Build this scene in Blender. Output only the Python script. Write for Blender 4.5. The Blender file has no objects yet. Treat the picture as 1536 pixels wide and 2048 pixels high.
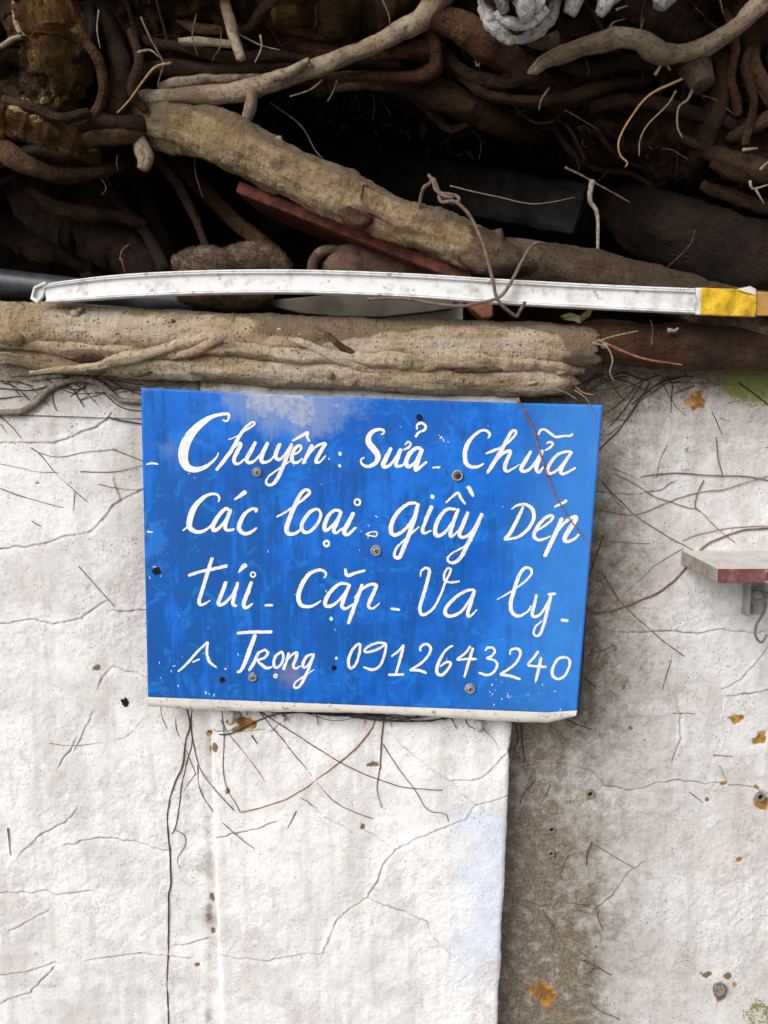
import bpy, math, random
import numpy as np
from mathutils import Vector, Matrix

# ------------------------------------------------------------------ camera, light, exposure
scene = bpy.context.scene
COL = scene.collection
CAM = np.array([0.0, -1.25, 1.5]); PITCH = math.radians(8.0); FOV = math.radians(65.0)
cd = bpy.data.cameras.new('camera'); cam = bpy.data.objects.new('camera', cd); COL.objects.link(cam)
cd.sensor_fit = 'VERTICAL'; cd.angle = FOV; cd.clip_start = 0.01; cd.clip_end = 200
cam.location = CAM; cam.rotation_euler = (math.radians(90) - PITCH, 0, 0)
scene.camera = cam
SUN_EL, SUN_AZ = math.radians(36), math.radians(-140)      # azimuth from +Y towards +X
world = bpy.data.worlds.new('World'); scene.world = world; world.use_nodes = True
wn = world.node_tree; wn.nodes.clear()
wo = wn.nodes.new('ShaderNodeOutputWorld'); bg = wn.nodes.new('ShaderNodeBackground')
sky = wn.nodes.new('ShaderNodeTexSky'); sky.sky_type = 'NISHITA'; sky.sun_disc = False
sky.sun_elevation = SUN_EL; sky.sun_rotation = SUN_AZ; sky.dust_density = 4.0; sky.air_density = 1.0
hs = wn.nodes.new('ShaderNodeHueSaturation'); hs.inputs['Saturation'].default_value = 0.22   # grey overcast
bg.inputs['Strength'].default_value = 0.10
wn.links.new(sky.outputs[0], hs.inputs['Color']); wn.links.new(hs.outputs[0], bg.inputs[0]); wn.links.new(bg.outputs[0], wo.inputs[0])
sd = bpy.data.lights.new('sun', 'SUN'); sd.energy = 1.3; sd.angle = math.radians(38); sd.color = (1.0, 0.972, 0.94)
sun = bpy.data.objects.new('sun', sd); COL.objects.link(sun)
sdir = Vector((math.sin(SUN_AZ)*math.cos(SUN_EL), math.cos(SUN_AZ)*math.cos(SUN_EL), math.sin(SUN_EL)))
sun.rotation_euler = sdir.to_track_quat('Z', 'Y').to_euler()
vs = scene.view_settings; vs.view_transform = 'Standard'; vs.look = 'None'; vs.gamma = 1.0
vs.exposure = 0.58

# ------------------------------------------------------------------ helpers
rng = np.random.default_rng(7); random.seed(7)
FPX = 1024/math.tan(FOV/2); cp, sp = math.cos(PITCH), math.sin(PITCH)
def P(px, py, Y):
    """photograph pixel -> world point on the plane y=Y"""
    x = (px-768)/FPX; y = -(py-1024)/FPX
    dy = cp + y*sp; dz = -sp + y*cp
    t = (Y-CAM[1])/dy
    return np.array([x*t, Y, CAM[2]+dz*t])
def K(py, Y):                       # metres per pixel there
    y = -(py-1024)/FPX
    return (Y-CAM[1])/(cp+y*sp)/FPX
def to_px(V):
    d = V - CAM
    w = d[..., 1]*cp - d[..., 2]*sp; u = d[..., 0]; v = d[..., 1]*sp + d[..., 2]*cp
    return 768+u/w*FPX, 1024-v/w*FPX
def ss(a, b, x):
    t = np.clip((x-a)/(b-a), 0, 1); return t*t*(3-2*t)
def _h(i, j, k, s):
    n = (i.astype(np.int64)*374761393 + j.astype(np.int64)*668265263 + k.astype(np.int64)*2147483647 + s*974634541) & 0xffffffff
    n = ((n ^ (n >> 13))*1274126177) & 0xffffffff
    n = ((n ^ (n >> 16))*2246822519) & 0xffffffff
    return ((n ^ (n >> 15)) & 0xffff)/65535.0
def vn(p, s=0):
    """value noise -1..1 at points p (...,3)"""
    f = np.floor(p); i, j, k = f[..., 0], f[..., 1], f[..., 2]; t = p-f; t = t*t*(3-2*t)
    x, y, z = t[..., 0], t[..., 1], t[..., 2]
    def H(a, b, c): return _h(i+a, j+b, k+c, s)
    a = H(0,0,0)*(1-x)+H(1,0,0)*x; b = H(0,1,0)*(1-x)+H(1,1,0)*x
    c = H(0,0,1)*(1-x)+H(1,0,1)*x; d = H(0,1,1)*(1-x)+H(1,1,1)*x
    return ((a*(1-y)+b*y)*(1-z)+(c*(1-y)+d*y)*z)*2-1
def fbm(p, s=0, o=4):
    r = 0; a = 1.0; n = 0
    for q in range(o):
        r = r + a*vn(p*(2**q)+q*17.3, s+q); n += a; a *= 0.5
    return r/n
def mesh(name, V, F, m, parent=None, smooth=True, attrs=None, label=None):
    V = np.asarray(V, np.float32); me = bpy.data.meshes.new(name)
    if isinstance(F, np.ndarray):
        n, k = F.shape
        me.vertices.add(len(V)); me.vertices.foreach_set('co', V.ravel())
        me.loops.add(n*k); me.loops.foreach_set('vertex_index', F.astype(np.int32).ravel())
        me.polygons.add(n); me.polygons.foreach_set('loop_start', np.arange(0, n*k, k, dtype=np.int32))
        me.update(calc_edges=True); me.validate()
    else:
        me.from_pydata([tuple(map(float, v)) for v in V], [], [list(map(int, f)) for f in F]); me.update()
    if smooth: me.polygons.foreach_set('use_smooth', np.ones(len(me.polygons), bool))
    for an, (ty, arr) in (attrs or {}).items():
        a = me.attributes.new(an, ty, 'POINT')
        a.data.foreach_set('vector' if ty == 'FLOAT_VECTOR' else 'color', np.asarray(arr, np.float32).ravel())
    me.materials.append(m)
    o = bpy.data.objects.new(name, me); COL.objects.link(o); o.parent = parent
    if label: o['label'] = label
    return o
def thing(name, label, cat, loc=(0,0,0)):
    o = bpy.data.objects.new(name, None); COL.objects.link(o); o['label'] = label; o['category'] = cat
    o.empty_display_size = 0.05
    return o
def tag(o, label, cat): o['label'] = label; o['category'] = cat; return o
def grid_faces(nr, nc):
    i = np.arange(nr-1)[:, None]*nc + np.arange(nc-1)[None, :]
    return np.stack([i, i+1, i+nc+1, i+nc], -1).reshape(-1, 4)
def catmull(C, n):
    C = np.asarray(C, float)
    if len(C) == 2: return C[0]+(C[1]-C[0])*np.linspace(0, 1, n)[:, None]
    Q = np.vstack([2*C[0]-C[1], C, 2*C[-1]-C[-2]])
    d = np.linalg.norm(np.diff(C[:, :3], axis=0), axis=1); cum = np.concatenate([[0], np.cumsum(d)])
    s = np.linspace(0, cum[-1], n); seg = np.clip(np.searchsorted(cum, s, 'right')-1, 0, len(C)-2)
    t = ((s-cum[seg])/np.maximum(d[seg], 1e-9))[:, None]
    p0, p1, p2, p3 = Q[seg], Q[seg+1], Q[seg+2], Q[seg+3]
    return 0.5*(2*p1+(p2-p0)*t+(2*p0-5*p1+4*p2-p3)*t**2+(3*p1-p0-3*p2+p3)*t**3)
def tube_data(C, seg=10, step=0.006, amp=0.12, ns=22.0, fine=0.0, seed=0, wob=0.0, flat_end=False, rag=0.0, flute=0.0, vary=0.0):
    """C: rows (x,y,z,r) in metres. returns verts, quads+tris list, tc"""
    C = np.asarray(C, float); L = np.linalg.norm(np.diff(C[:, :3], axis=0), axis=1).sum()
    n = int(np.clip(L/step, 4, 420)); S = catmull(C, n); S[:, 3] = np.maximum(S[:, 3], 1e-4)
    if wob: 
        w = np.stack([fbm(np.stack([np.linspace(0, L*40, n), np.full(n, q*9.1), np.full(n, seed*3.7)], -1), seed+q, 3) for q in range(3)], -1)
        S[:, :3] += w*wob
    T = np.gradient(S[:, :3], axis=0); T /= np.linalg.norm(T, axis=1)[:, None]+1e-12
    N = np.zeros_like(T); a = np.array([0, 0, 1.0]) if abs(T[0, 2]) < .8 else np.array([0, 1.0, 0])
    v = np.cross(T[0], a); v /= np.linalg.norm(v)
    for q in range(n):
        v = v-T[q]*v.dot(T[q]); v /= np.linalg.norm(v)+1e-12; N[q] = v
    B = np.cross(T, N); th = np.linspace(0, 2*math.pi, seg, endpoint=False)
    dirs = N[:, None]*np.cos(th)[None, :, None] + B[:, None]*np.sin(th)[None, :, None]
    r = S[:, 3][:, None]; base = S[:, None, :3]+dirs*r[..., None]
    if rag:                                        # splintered ends
        pass
    u = np.concatenate([[0], np.cumsum(np.linalg.norm(np.diff(S[:, :3], axis=0), axis=1))])
    tc = np.stack([np.broadcast_to(u[:, None], (n, seg))+seed*1.37, r*np.cos(th), r*np.sin(th)], -1)
    k = 1.0 + (amp*fbm(tc*ns/np.array([2.2, 1, 1]), seed, 4) if amp else 0)
    if fine: k = k + fine*fbm(tc*np.array([260, 90, 90]), seed+5, 2) + fine*1.6*fbm(tc*np.array([60, 75, 75]), seed+9, 3)
    if flute:
        fl = np.stack([np.broadcast_to((u*16)[:, None], (n, seg)), np.broadcast_to(np.cos(th)*2.1, (n, seg)), np.broadcast_to(np.sin(th)*2.1, (n, seg))+seed], -1)
        k = k + flute*fbm(fl, seed+13, 3)
    if vary: k = k*(1+vary*fbm(np.stack([u*26, u*0+seed*2.3, u*0], -1), seed+17, 3))[:, None]
    V = S[:, None, :3]+dirs*(r*k)[..., None]
    if rag:
        sh = rag*fbm(tc[-1]*180, seed+3, 2); V[-1] += T[-1]*(sh[:, None]); V[-2] += T[-1]*(sh[:, None]*.6)
    V = V.reshape(-1, 3); tc = tc.reshape(-1, 3)
    i = np.arange(n-1)[:, None]*seg; j = np.arange(seg)[None, :]; j2 = (j+1) % seg
    F = np.stack([i+j, i+j2, i+seg+j2, i+seg+j], -1).reshape(-1, 4)
    c0, c1 = len(V), len(V)+1
    V = np.vstack([V, S[0, :3]-T[0]*S[0, 3]*.3, S[-1, :3]+T[-1]*S[-1, 3]*(0.0 if flat_end else .4)])
    tc = np.vstack([tc, tc[0], tc[-seg]])
    jj = np.arange(seg); j3 = (jj+1) % seg; o = (n-1)*seg
    caps = np.concatenate([np.stack([j3, jj, np.full(seg, c0), np.full(seg, c0)], -1), np.stack([o+jj, o+j3, np.full(seg, c1), np.full(seg, c1)], -1)])
    return V, F, caps, tc
def tube(name, C, m, parent=None, label=None, zone=None, **kw):
    V, F, caps, tc = tube_data(C, **kw)
    nf, nc = len(F), len(caps)
    me = bpy.data.meshes.new(name); me.vertices.add(len(V)); me.vertices.foreach_set('co', V.astype(np.float32).ravel())
    li = np.concatenate([F.ravel(), caps[:, :3].ravel()]).astype(np.int32)
    me.loops.add(len(li)); me.loops.foreach_set('vertex_index', li)
    ls = np.concatenate([np.arange(nf)*4, nf*4+np.arange(nc)*3]).astype(np.int32)
    me.polygons.add(nf+nc); me.polygons.foreach_set('loop_start', ls)
    me.update(calc_edges=True)
    me.polygons.foreach_set('use_smooth', np.ones(nf+nc, bool))
    a = me.attributes.new('tc', 'FLOAT_VECTOR', 'POINT'); a.data.foreach_set('vector', tc.astype(np.float32).ravel())
    if zone:
        zp = to_px(V); a = me.attributes.new('stain_shade', 'FLOAT_VECTOR', 'POINT'); a.data.foreach_set('vector', np.clip(zone(*zp), 0, 1).astype(np.float32).ravel())
    me.materials.append(m)
    o = bpy.data.objects.new(name, me); COL.objects.link(o); o.parent = parent
    if label: o['label'] = label
    return o
def pxc(L, off=(0, 0)):
    """rows (px,py,Y,rpx) -> metric control rows"""
    return [list(P(a+off[0], b+off[1], Y))+[r*K(b, Y)] for a, b, Y, r in L]
class MB:
    def __init__(s): s.V = []; s.F = []
    def add(s, V, F):
        o = len(s.V); s.V += [tuple(map(float, v)) for v in V]; s.F += [[int(i)+o for i in f] for f in F]
    def build(s, name, m, parent=None, smooth=False, label=None): return mesh(name, s.V, s.F, m, parent, smooth, None, label)
def bevel(o, w, seg=2):
    b = o.modifiers.new('bevel', 'BEVEL'); b.width = w; b.segments = seg; b.limit_method = 'ANGLE'; return o
def prism(poly_front, poly_back):
    n = len(poly_front); V = list(poly_front)+list(poly_back)
    F = [list(range(n))[::-1], list(range(n, 2*n))]+[[i, (i+1) % n, n+(i+1) % n, n+i] for i in range(n)]
    return V, F
def px_prism(pts, Y0, Y1, dz=0.0):
    f = [P(a, b, Y0) for a, b in pts]; return prism(f, [p+np.array([0, Y1-Y0, dz]) for p in f])

# ------------------------------------------------------------------ materials
class NT:
    def __init__(s, name, rough=0.8, spec=0.3):
        s.m = bpy.data.materials.new(name); s.m.use_nodes = True; s.t = s.m.node_tree
        s.b = s.t.nodes['Principled BSDF']; s.b.inputs['Roughness'].default_value = rough
        s.b.inputs['Specular IOR Level'].default_value = spec
    def n(s, ty, **kw):
        o = s.t.nodes.new('ShaderNode'+ty)
        for k, v in kw.items():
            if k in o.inputs: o.inputs[k].default_value = v
            else: setattr(o, k, v)
        return o
    def l(s, a, b): s.t.links.new(a, b)
    def val(s, x, sock):
        if isinstance(x, (int, float)): sock.default_value = x
        elif isinstance(x, tuple): sock.default_value = x if len(x) == len(sock.default_value) else (*x, 1)
        else: s.l(x, sock)
    def math(s, op, a, b=0.0, c=None):
        o = s.n('Math', operation=op); s.val(a, o.inputs[0]); s.val(b, o.inputs[1])
        if c is not None: s.val(c, o.inputs[2])
        return o.outputs[0]
    def ramp(s, x, a, b, lo=0.0, hi=1.0):
        o = s.n('MapRange', interpolation_type='SMOOTHSTEP'); s.val(x, o.inputs[0])
        for i, v in zip((1, 2, 3, 4), (a, b, lo, hi)): s.val(v, o.inputs[i])
        return o.outputs[0]
    def mix(s, f, a, b, mode='MIX'):
        o = s.n('Mix', data_type='RGBA', blend_type=mode); s.val(f, o.inputs[0]); s.val(a, o.inputs[6]); s.val(b, o.inputs[7]); return o.outputs[2]
    def attr(s, nm, out='Vector'): return s.n('Attribute', attribute_name=nm).outputs[out]
    def obj(s): return s.n('TexCoord').outputs['Object']
    def vmul(s, v, k):
        o = s.n('VectorMath', operation='MULTIPLY'); s.l(v, o.inputs[0]); o.inputs[1].default_value = k if isinstance(k, tuple) else (k, k, k); return o.outputs[0]
    def noise(s, v, scale, detail=4, rough=.55, dist=0.0):
        o = s.n('TexNoise', Scale=scale, Detail=detail, Roughness=rough, Distortion=dist); s.l(v, o.inputs['Vector']); return o.outputs['Fac']
    def voro(s, v, scale, feat='F1'):
        o = s.n('TexVoronoi', Scale=scale, feature=feat); s.l(v, o.inputs['Vector']); return o.outputs['Distance']
    def bump(s, h, st=.5, d=.002, prev=None):
        o = s.n('Bump', Strength=st, Distance=d); s.l(h, o.inputs['Height'])
        if prev is not None: s.l(prev, o.inputs['Normal'])
        return o.outputs[0]
    def out(s, col, nrm=None, rough=None):
        s.val(col, s.b.inputs['Base Color'])
        if nrm is not None: s.l(nrm, s.b.inputs['Normal'])
        if rough is not None: s.val(rough, s.b.inputs['Roughness'])
        return s.m

def bark(name, dark, mid, light, patch=6, dots=0.0, rings=.4, var=.35, crust=None, moss=0.0, rough=.8, bumpd=.003, dot_col=None, dusty=None):
    q = NT(name, rough, .25); tc = q.attr('tc')
    n1 = q.noise(tc, patch, 7, .62, .5); n1b = q.noise(tc, patch*3.1, 7, .68, .8); n2 = q.noise(tc, 130, 6, .68); n3 = q.noise(tc, 520, 3, .6)
    ringv = q.noise(q.vmul(tc, (480, 60, 60)), 1.0, 3, .6)
    long_ = q.noise(q.vmul(tc, (22, 210, 210)), 1.0, 5, .65)
    mean = tuple(.5*(a+b) for a, b in zip(dark, mid))
    c = q.mix(q.ramp(n1, .38, .62), mid, light)
    c = q.mix(q.ramp(n1b, .52, .66, 0, .8), c, dusty or mean)
    c = q.mix(q.ramp(n2, .50, .70, 0, .75), c, dark)
    c = q.mix(q.math('MULTIPLY', q.ramp(long_, .52, .72), .45), c, dark)
    c = q.mix(q.ramp(n3, .60, .72, 0, .4), c, light)
    Z = q.n('SeparateXYZ'); q.l(q.attr('stain_shade'), Z.inputs[0])
    nz = q.math('MULTIPLY', q.math('SUBTRACT', q.noise(tc, 30, 7, .7, .6), .5), 1.5)
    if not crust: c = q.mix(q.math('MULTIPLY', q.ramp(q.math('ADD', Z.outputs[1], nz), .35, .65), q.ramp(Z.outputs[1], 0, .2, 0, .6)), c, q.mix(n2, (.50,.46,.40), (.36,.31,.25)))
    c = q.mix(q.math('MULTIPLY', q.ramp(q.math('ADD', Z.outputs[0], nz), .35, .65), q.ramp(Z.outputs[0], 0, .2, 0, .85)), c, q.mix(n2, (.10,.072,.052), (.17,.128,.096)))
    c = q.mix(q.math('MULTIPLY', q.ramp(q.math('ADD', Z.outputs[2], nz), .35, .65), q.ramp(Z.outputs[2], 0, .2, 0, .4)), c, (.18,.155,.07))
    h = q.math('MULTIPLY_ADD', n2, .7, q.math('MULTIPLY', ringv, rings)); h = q.math('MULTIPLY_ADD', long_, .6, h); h = q.math('MULTIPLY_ADD', n3, .18, h)
    if dots:
        vo = q.voro(tc, 120); dm = q.math('MULTIPLY', q.ramp(vo, .10, .22, 1, 0), q.ramp(q.noise(tc, 30, 2), .38, .55, .25, 1))
        c = q.mix(q.math('MULTIPLY', dm, dots), c, dot_col or dark); h = q.math('MULTIPLY_ADD', dm, .7, h)
    if crust:
        cm = q.ramp(q.math('MULTIPLY_ADD', Z.outputs[1], .13, q.noise(tc, 34, 8, .72, 1.0)), .615, .64); c = q.mix(cm, c, q.mix(n2, crust, tuple(x*.55 for x in crust))); h = q.math('MULTIPLY_ADD', cm, .6, h)
    if moss:
        mm = q.math('MULTIPLY', q.ramp(q.noise(tc, 8, 6, .68), .50, .64), moss); c = q.mix(mm, c, (.15, .145, .035))
    rnd = q.n('ObjectInfo').outputs['Random']
    hv = q.n('HueSaturation', Saturation=1.18); q.l(c, hv.inputs['Color']); q.l(q.math('MULTIPLY_ADD', rnd, 2*var, 1.06-var), hv.inputs['Value'])
    b = q.bump(q.noise(tc, 48, 6, .6), .7, bumpd*2.2); b = q.bump(h, 1.0, bumpd, b)
    return q.out(hv.outputs[0], b, rough)
M = {}
M['pale'] = bark('pale_bark', (.085,.06,.038), (.31,.237,.160), (.47,.40,.31), 7, .85, .6, .04, None, .10, .88, .0036, (.085,.058,.038), (.215,.162,.115))
M['ochre'] = bark('ochre_bark', (.062,.042,.024), (.20,.146,.086), (.33,.26,.175), 7, .6, .5, .04, None, .05, .88, .004, (.33,.27,.18), (.15,.105,.052))
M['branch'] = bark('grey_branch_bark', (.06,.042,.028), (.20,.15,.105), (.34,.28,.21), 12, .3, .25, .15, None, 0, .85, .0025)
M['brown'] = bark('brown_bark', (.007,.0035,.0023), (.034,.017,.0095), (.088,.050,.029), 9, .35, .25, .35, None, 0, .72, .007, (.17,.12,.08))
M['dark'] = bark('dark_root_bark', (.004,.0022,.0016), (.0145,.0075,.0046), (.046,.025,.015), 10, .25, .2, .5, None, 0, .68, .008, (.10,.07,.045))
M['rust'] = bark('red_brown_bark', (.010,.004,.0025), (.045,.0195,.011), (.115,.062,.038), 10, .3, .25, .25, None, 0, .72, .006)
M['grey'] = bark('grey_brown_bark', (.018,.0115,.008), (.066,.045,.031), (.145,.106,.076), 9, .6, .45, .1, None, 0, .85, .006, (.2,.155,.115))
M['crusty'] = bark('crusted_bark', (.007,.0038,.0025), (.042,.022,.011), (.125,.068,.026), 9, .2, .1, .2, (.50,.36,.20), 0, .75, .010)
M['lichen'] = bark('white_lichen_bark', (.05,.043,.043), (.58,.56,.55), (.80,.78,.76), 14, 0, .1, .05, None, 0, .92, .010, None, (.10,.085,.08))
def plain_root(name, a, b):
    q = NT(name, .75, .25); n = q.noise(q.obj(), 160, 3); rnd = q.n('ObjectInfo').outputs['Random']
    hv = q.n('HueSaturation'); q.l(q.mix(q.ramp(n, .35, .65), a, b), hv.inputs['Color']); q.l(q.math('MULTIPLY_ADD', rnd, .5, .75), hv.inputs['Value'])
    return q.out(hv.outputs[0])
M['thin_dark'] = plain_root('thin_dark_root', (.018,.013,.012), (.06,.042,.036))
M['thin_brown'] = plain_root('thin_brown_root', (.085,.045,.034), (.19,.115,.085))
M['thin_grey'] = plain_root('thin_grey_root', (.15,.118,.088), (.30,.25,.20))
M['thin_red'] = plain_root('thin_red_root', (.16,.05,.03), (.28,.11,.07))
M['thin_tan'] = plain_root('thin_tan_root', (.26,.14,.055), (.36,.22,.10))
M['thin_pale'] = plain_root('thin_pale_root', (.19,.155,.105), (.29,.24,.17))

def wall_mat():
    q = NT('lime_plaster', .9, .2); co = q.obj()
    A = q.n('SeparateColor'); q.l(q.attr('ma', 'Color'), A.inputs[0]); B = q.n('SeparateColor'); q.l(q.attr('mb', 'Color'), B.inputs[0])
    crack, chip, grime = A.outputs[0], A.outputs[1], A.outputs[2]; moss, blue, brown = B.outputs[0], B.outputs[1], B.outputs[2]
    n1 = q.noise(co, 7, 6, .6); n2 = q.noise(co, 45, 6, .65); n3 = q.noise(co, 260, 4, .6)
    streak = q.noise(q.vmul(co, (38, 38, 3.5)), 1.0, 5, .6)
    c = q.mix(q.ramp(n1, .42, .62), (.81,.805,.81), (.67,.65,.635)); c = q.mix(q.ramp(q.noise(co, 17, 7, .68, .5), .54, .70, 0, .55), c, (.56,.535,.51)); c = q.mix(q.ramp(q.noise(co, 11, 7, .7, .3), .53, .58, 0, .5), c, (.83,.83,.84))
    c = q.mix(q.math('MULTIPLY', q.ramp(n2, .53, .72), .45), c, (.50,.475,.455)); c = q.mix(q.ramp(q.noise(co, 150, 5, .7), .56, .72, 0, .45), c, (.36,.33,.30))
    c = q.mix(q.math('MULTIPLY', q.ramp(streak, .48, .66), .42), c, (.52,.49,.465))
    c = q.mix(q.math('MULTIPLY', blue, .9), c, (.66,.72,.84))
    g = q.math('ADD', grime, q.math('MULTIPLY', q.math('SUBTRACT', n2, .5), q.math('MULTIPLY', grime, 1.5)))
    gcol = q.mix(q.ramp(n3, .35, .68), (.125,.097,.070), (.235,.195,.150))
    gm = q.n('Clamp'); q.l(g, gm.inputs[0]); c = q.mix(gm.outputs[0], c, gcol)
    pit = q.math('MULTIPLY', q.ramp(q.voro(co, 190), .12, .22, 1, 0), q.ramp(q.noise(co, 24, 3), .42, .62, 0, 1))
    c = q.mix(q.math('MULTIPLY', pit, q.ramp(grime, .0, .3, .22, .85)), c, (.07,.055,.042))
    mossn = q.ramp(q.math('ADD', moss, q.math('MULTIPLY_ADD', q.math('SUBTRACT', n2, .5), 1.6, q.math('MULTIPLY', q.math('SUBTRACT', n3, .5), 1.6))), .40, .6)
    c = q.mix(q.math('MULTIPLY', mossn, q.ramp(moss, 0, .2)), c, q.mix(n3, (.075,.085,.018), (.30,.31,.10)))
    c = q.mix(q.ramp(chip, .35, .6), c, q.mix(q.ramp(n2, .4, .6), (.45,.24,.05), (.20,.095,.03)))
    c = q.mix(q.ramp(brown, .35, .6), c, q.mix(n3, (.13,.08,.05), (.24,.16,.10)))
    c = q.mix(q.math('MULTIPLY', crack, q.ramp(n2, .35, .6, .45, .9)), c, (.10,.078,.06))
    h = q.math('MULTIPLY_ADD', n3, .35, q.math('MULTIPLY', n2, .7)); h = q.math('MULTIPLY_ADD', pit, -.6, h)
    b = q.bump(h, .8, .0024); b = q.bump(q.noise(co, 170, 3, .5), .5, .0015, b)
    return q.out(c, b)
M['wall'] = wall_mat()
def soil_mat(name, a, b, sc=30, d=.01):
    q = NT(name, .95, .1); co = q.obj(); n = q.noise(co, sc, 8, .65); n2 = q.noise(co, sc*6, 5, .7)
    c = q.mix(q.ramp(n, .35, .65), a, b); return q.out(c, q.bump(q.math('ADD', n, q.math('MULTIPLY', n2, .5)), 1, d))
M['soil'] = soil_mat('dark_soil', (.012,.008,.006), (.045,.029,.019))
M['mass'] = soil_mat('root_mass', (.008,.0042,.0028), (.066,.036,.020), 45, .03)
M['pave'] = soil_mat('pavement', (.20,.19,.18), (.30,.29,.27), 20, .004)
def simple(name, a, b, sc=60, rough=.6, spec=.3, bump=.0006, det=6, lo=.4, hi=.65, third=None, t_sc=90):
    q = NT(name, rough, spec); co = q.obj(); n = q.noise(co, sc, det, .65); n2 = q.noise(co, sc*5, 4, .6)
    c = q.mix(q.ramp(n, lo, hi), a, b)
    if third: c = q.mix(q.ramp(q.noise(co, t_sc, 6, .7), .58, .66), c, third)
    return q.out(c, q.bump(q.math('MULTIPLY_ADD', n2, .5, n), .8, bump))
M['duct'] = simple('white_plastic', (.74,.74,.75), (.50,.48,.455), 34, .42, .4, .0006, 9, .46, .68, (.36,.32,.27), 60)
M['tape'] = simple('yellow_tape', (.68,.43,.01), (.42,.25,.012), 60, .35, .5, .0014, 6, .42, .66, (.34,.20,.03), 70)
M['amber'] = simple('amber_pipe', (.46,.25,.06), (.36,.19,.05), 40, .4, .4, .0004)
M['redp'] = simple('red_paint', (.20,.055,.036), (.085,.033,.026), 45, .8, .2, .002, 7, .42, .58, (.055,.042,.036), 38)
M['greyp'] = simple('dusty_grey', (.115,.10,.082), (.07,.06,.048), 25, .85, .2, .001)
M['whiteb'] = simple('dusty_white', (.55,.53,.50), (.36,.34,.31), 30, .8, .2, .001)
M['terra'] = simple('terracotta', (.32,.135,.075), (.20,.10,.065), 50, .85, .2, .001)
M['rusty'] = simple('rusty_brown', (.13,.078,.05), (.06,.038,.028), 45, .85, .2, .002, 6, .4, .62, (.22,.15,.11), 70)
M['blackp'] = simple('black_plastic', (.018,.019,.024), (.05,.052,.062), 20, .35, .5, .0002)
M['stone'] = simple('dark_stone', (.005,.004,.0034), (.020,.016,.0135), 30, .75, .25, .002)
M['shelfw'] = simple('shelf_white', (.62,.60,.57), (.50,.475,.44), 25, .7, .25, .0004, 6, .4, .7, (.30,.25,.2), 160)
M['shelfr'] = simple('shelf_red', (.15,.048,.048), (.24,.13,.12), 60, .75, .25, .0006, 6, .45, .7, (.45,.36,.33), 80)
M['shelfe'] = simple('shelf_end', (.34,.285,.25), (.22,.18,.155), 60, .85, .2, .001)
M['metal'] = simple('grey_metal', (.36,.35,.33), (.22,.205,.19), 60, .5, .5, .0005)
M['screw'] = simple('zinc_screw', (.34,.33,.31), (.19,.175,.16), 300, .5, .5, .0002)
M['screwr'] = simple('rusted_screw', (.16,.075,.05), (.10,.05,.035), 300, .8, .3, .0002)
M['slot'] = simple('dark_recess', (.012,.011,.010), (.02,.018,.016), 100, .9, .1)
M['wire'] = simple('rusted_wire', (.17,.115,.085), (.10,.065,.05), 150, .8, .3, .0006)
M['hookw'] = simple('grey_wire', (.13,.13,.135), (.20,.20,.20), 100, .5, .4, .0003)
M['rag'] = simple('brown_towelling', (.072,.047,.032), (.145,.10,.072), 60, .95, .1, .003)
M['leaf'] = simple('dry_leaf', (.36,.34,.17), (.25,.22,.10), 80, .8, .2, .001)
M['board'] = simple('dark_board', (.03,.03,.035), (.055,.052,.052), 30, .8, .2, .0006)
M['strip'] = simple('dirty_white_edge', (.62,.59,.55), (.46,.42,.37), 22, .7, .3, .0005, 6, .45, .7, (.28,.22,.17), 120)
M['plug'] = simple('grey_plug', (.22,.20,.18), (.14,.12,.11), 150, .7, .3, .0005)
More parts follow.
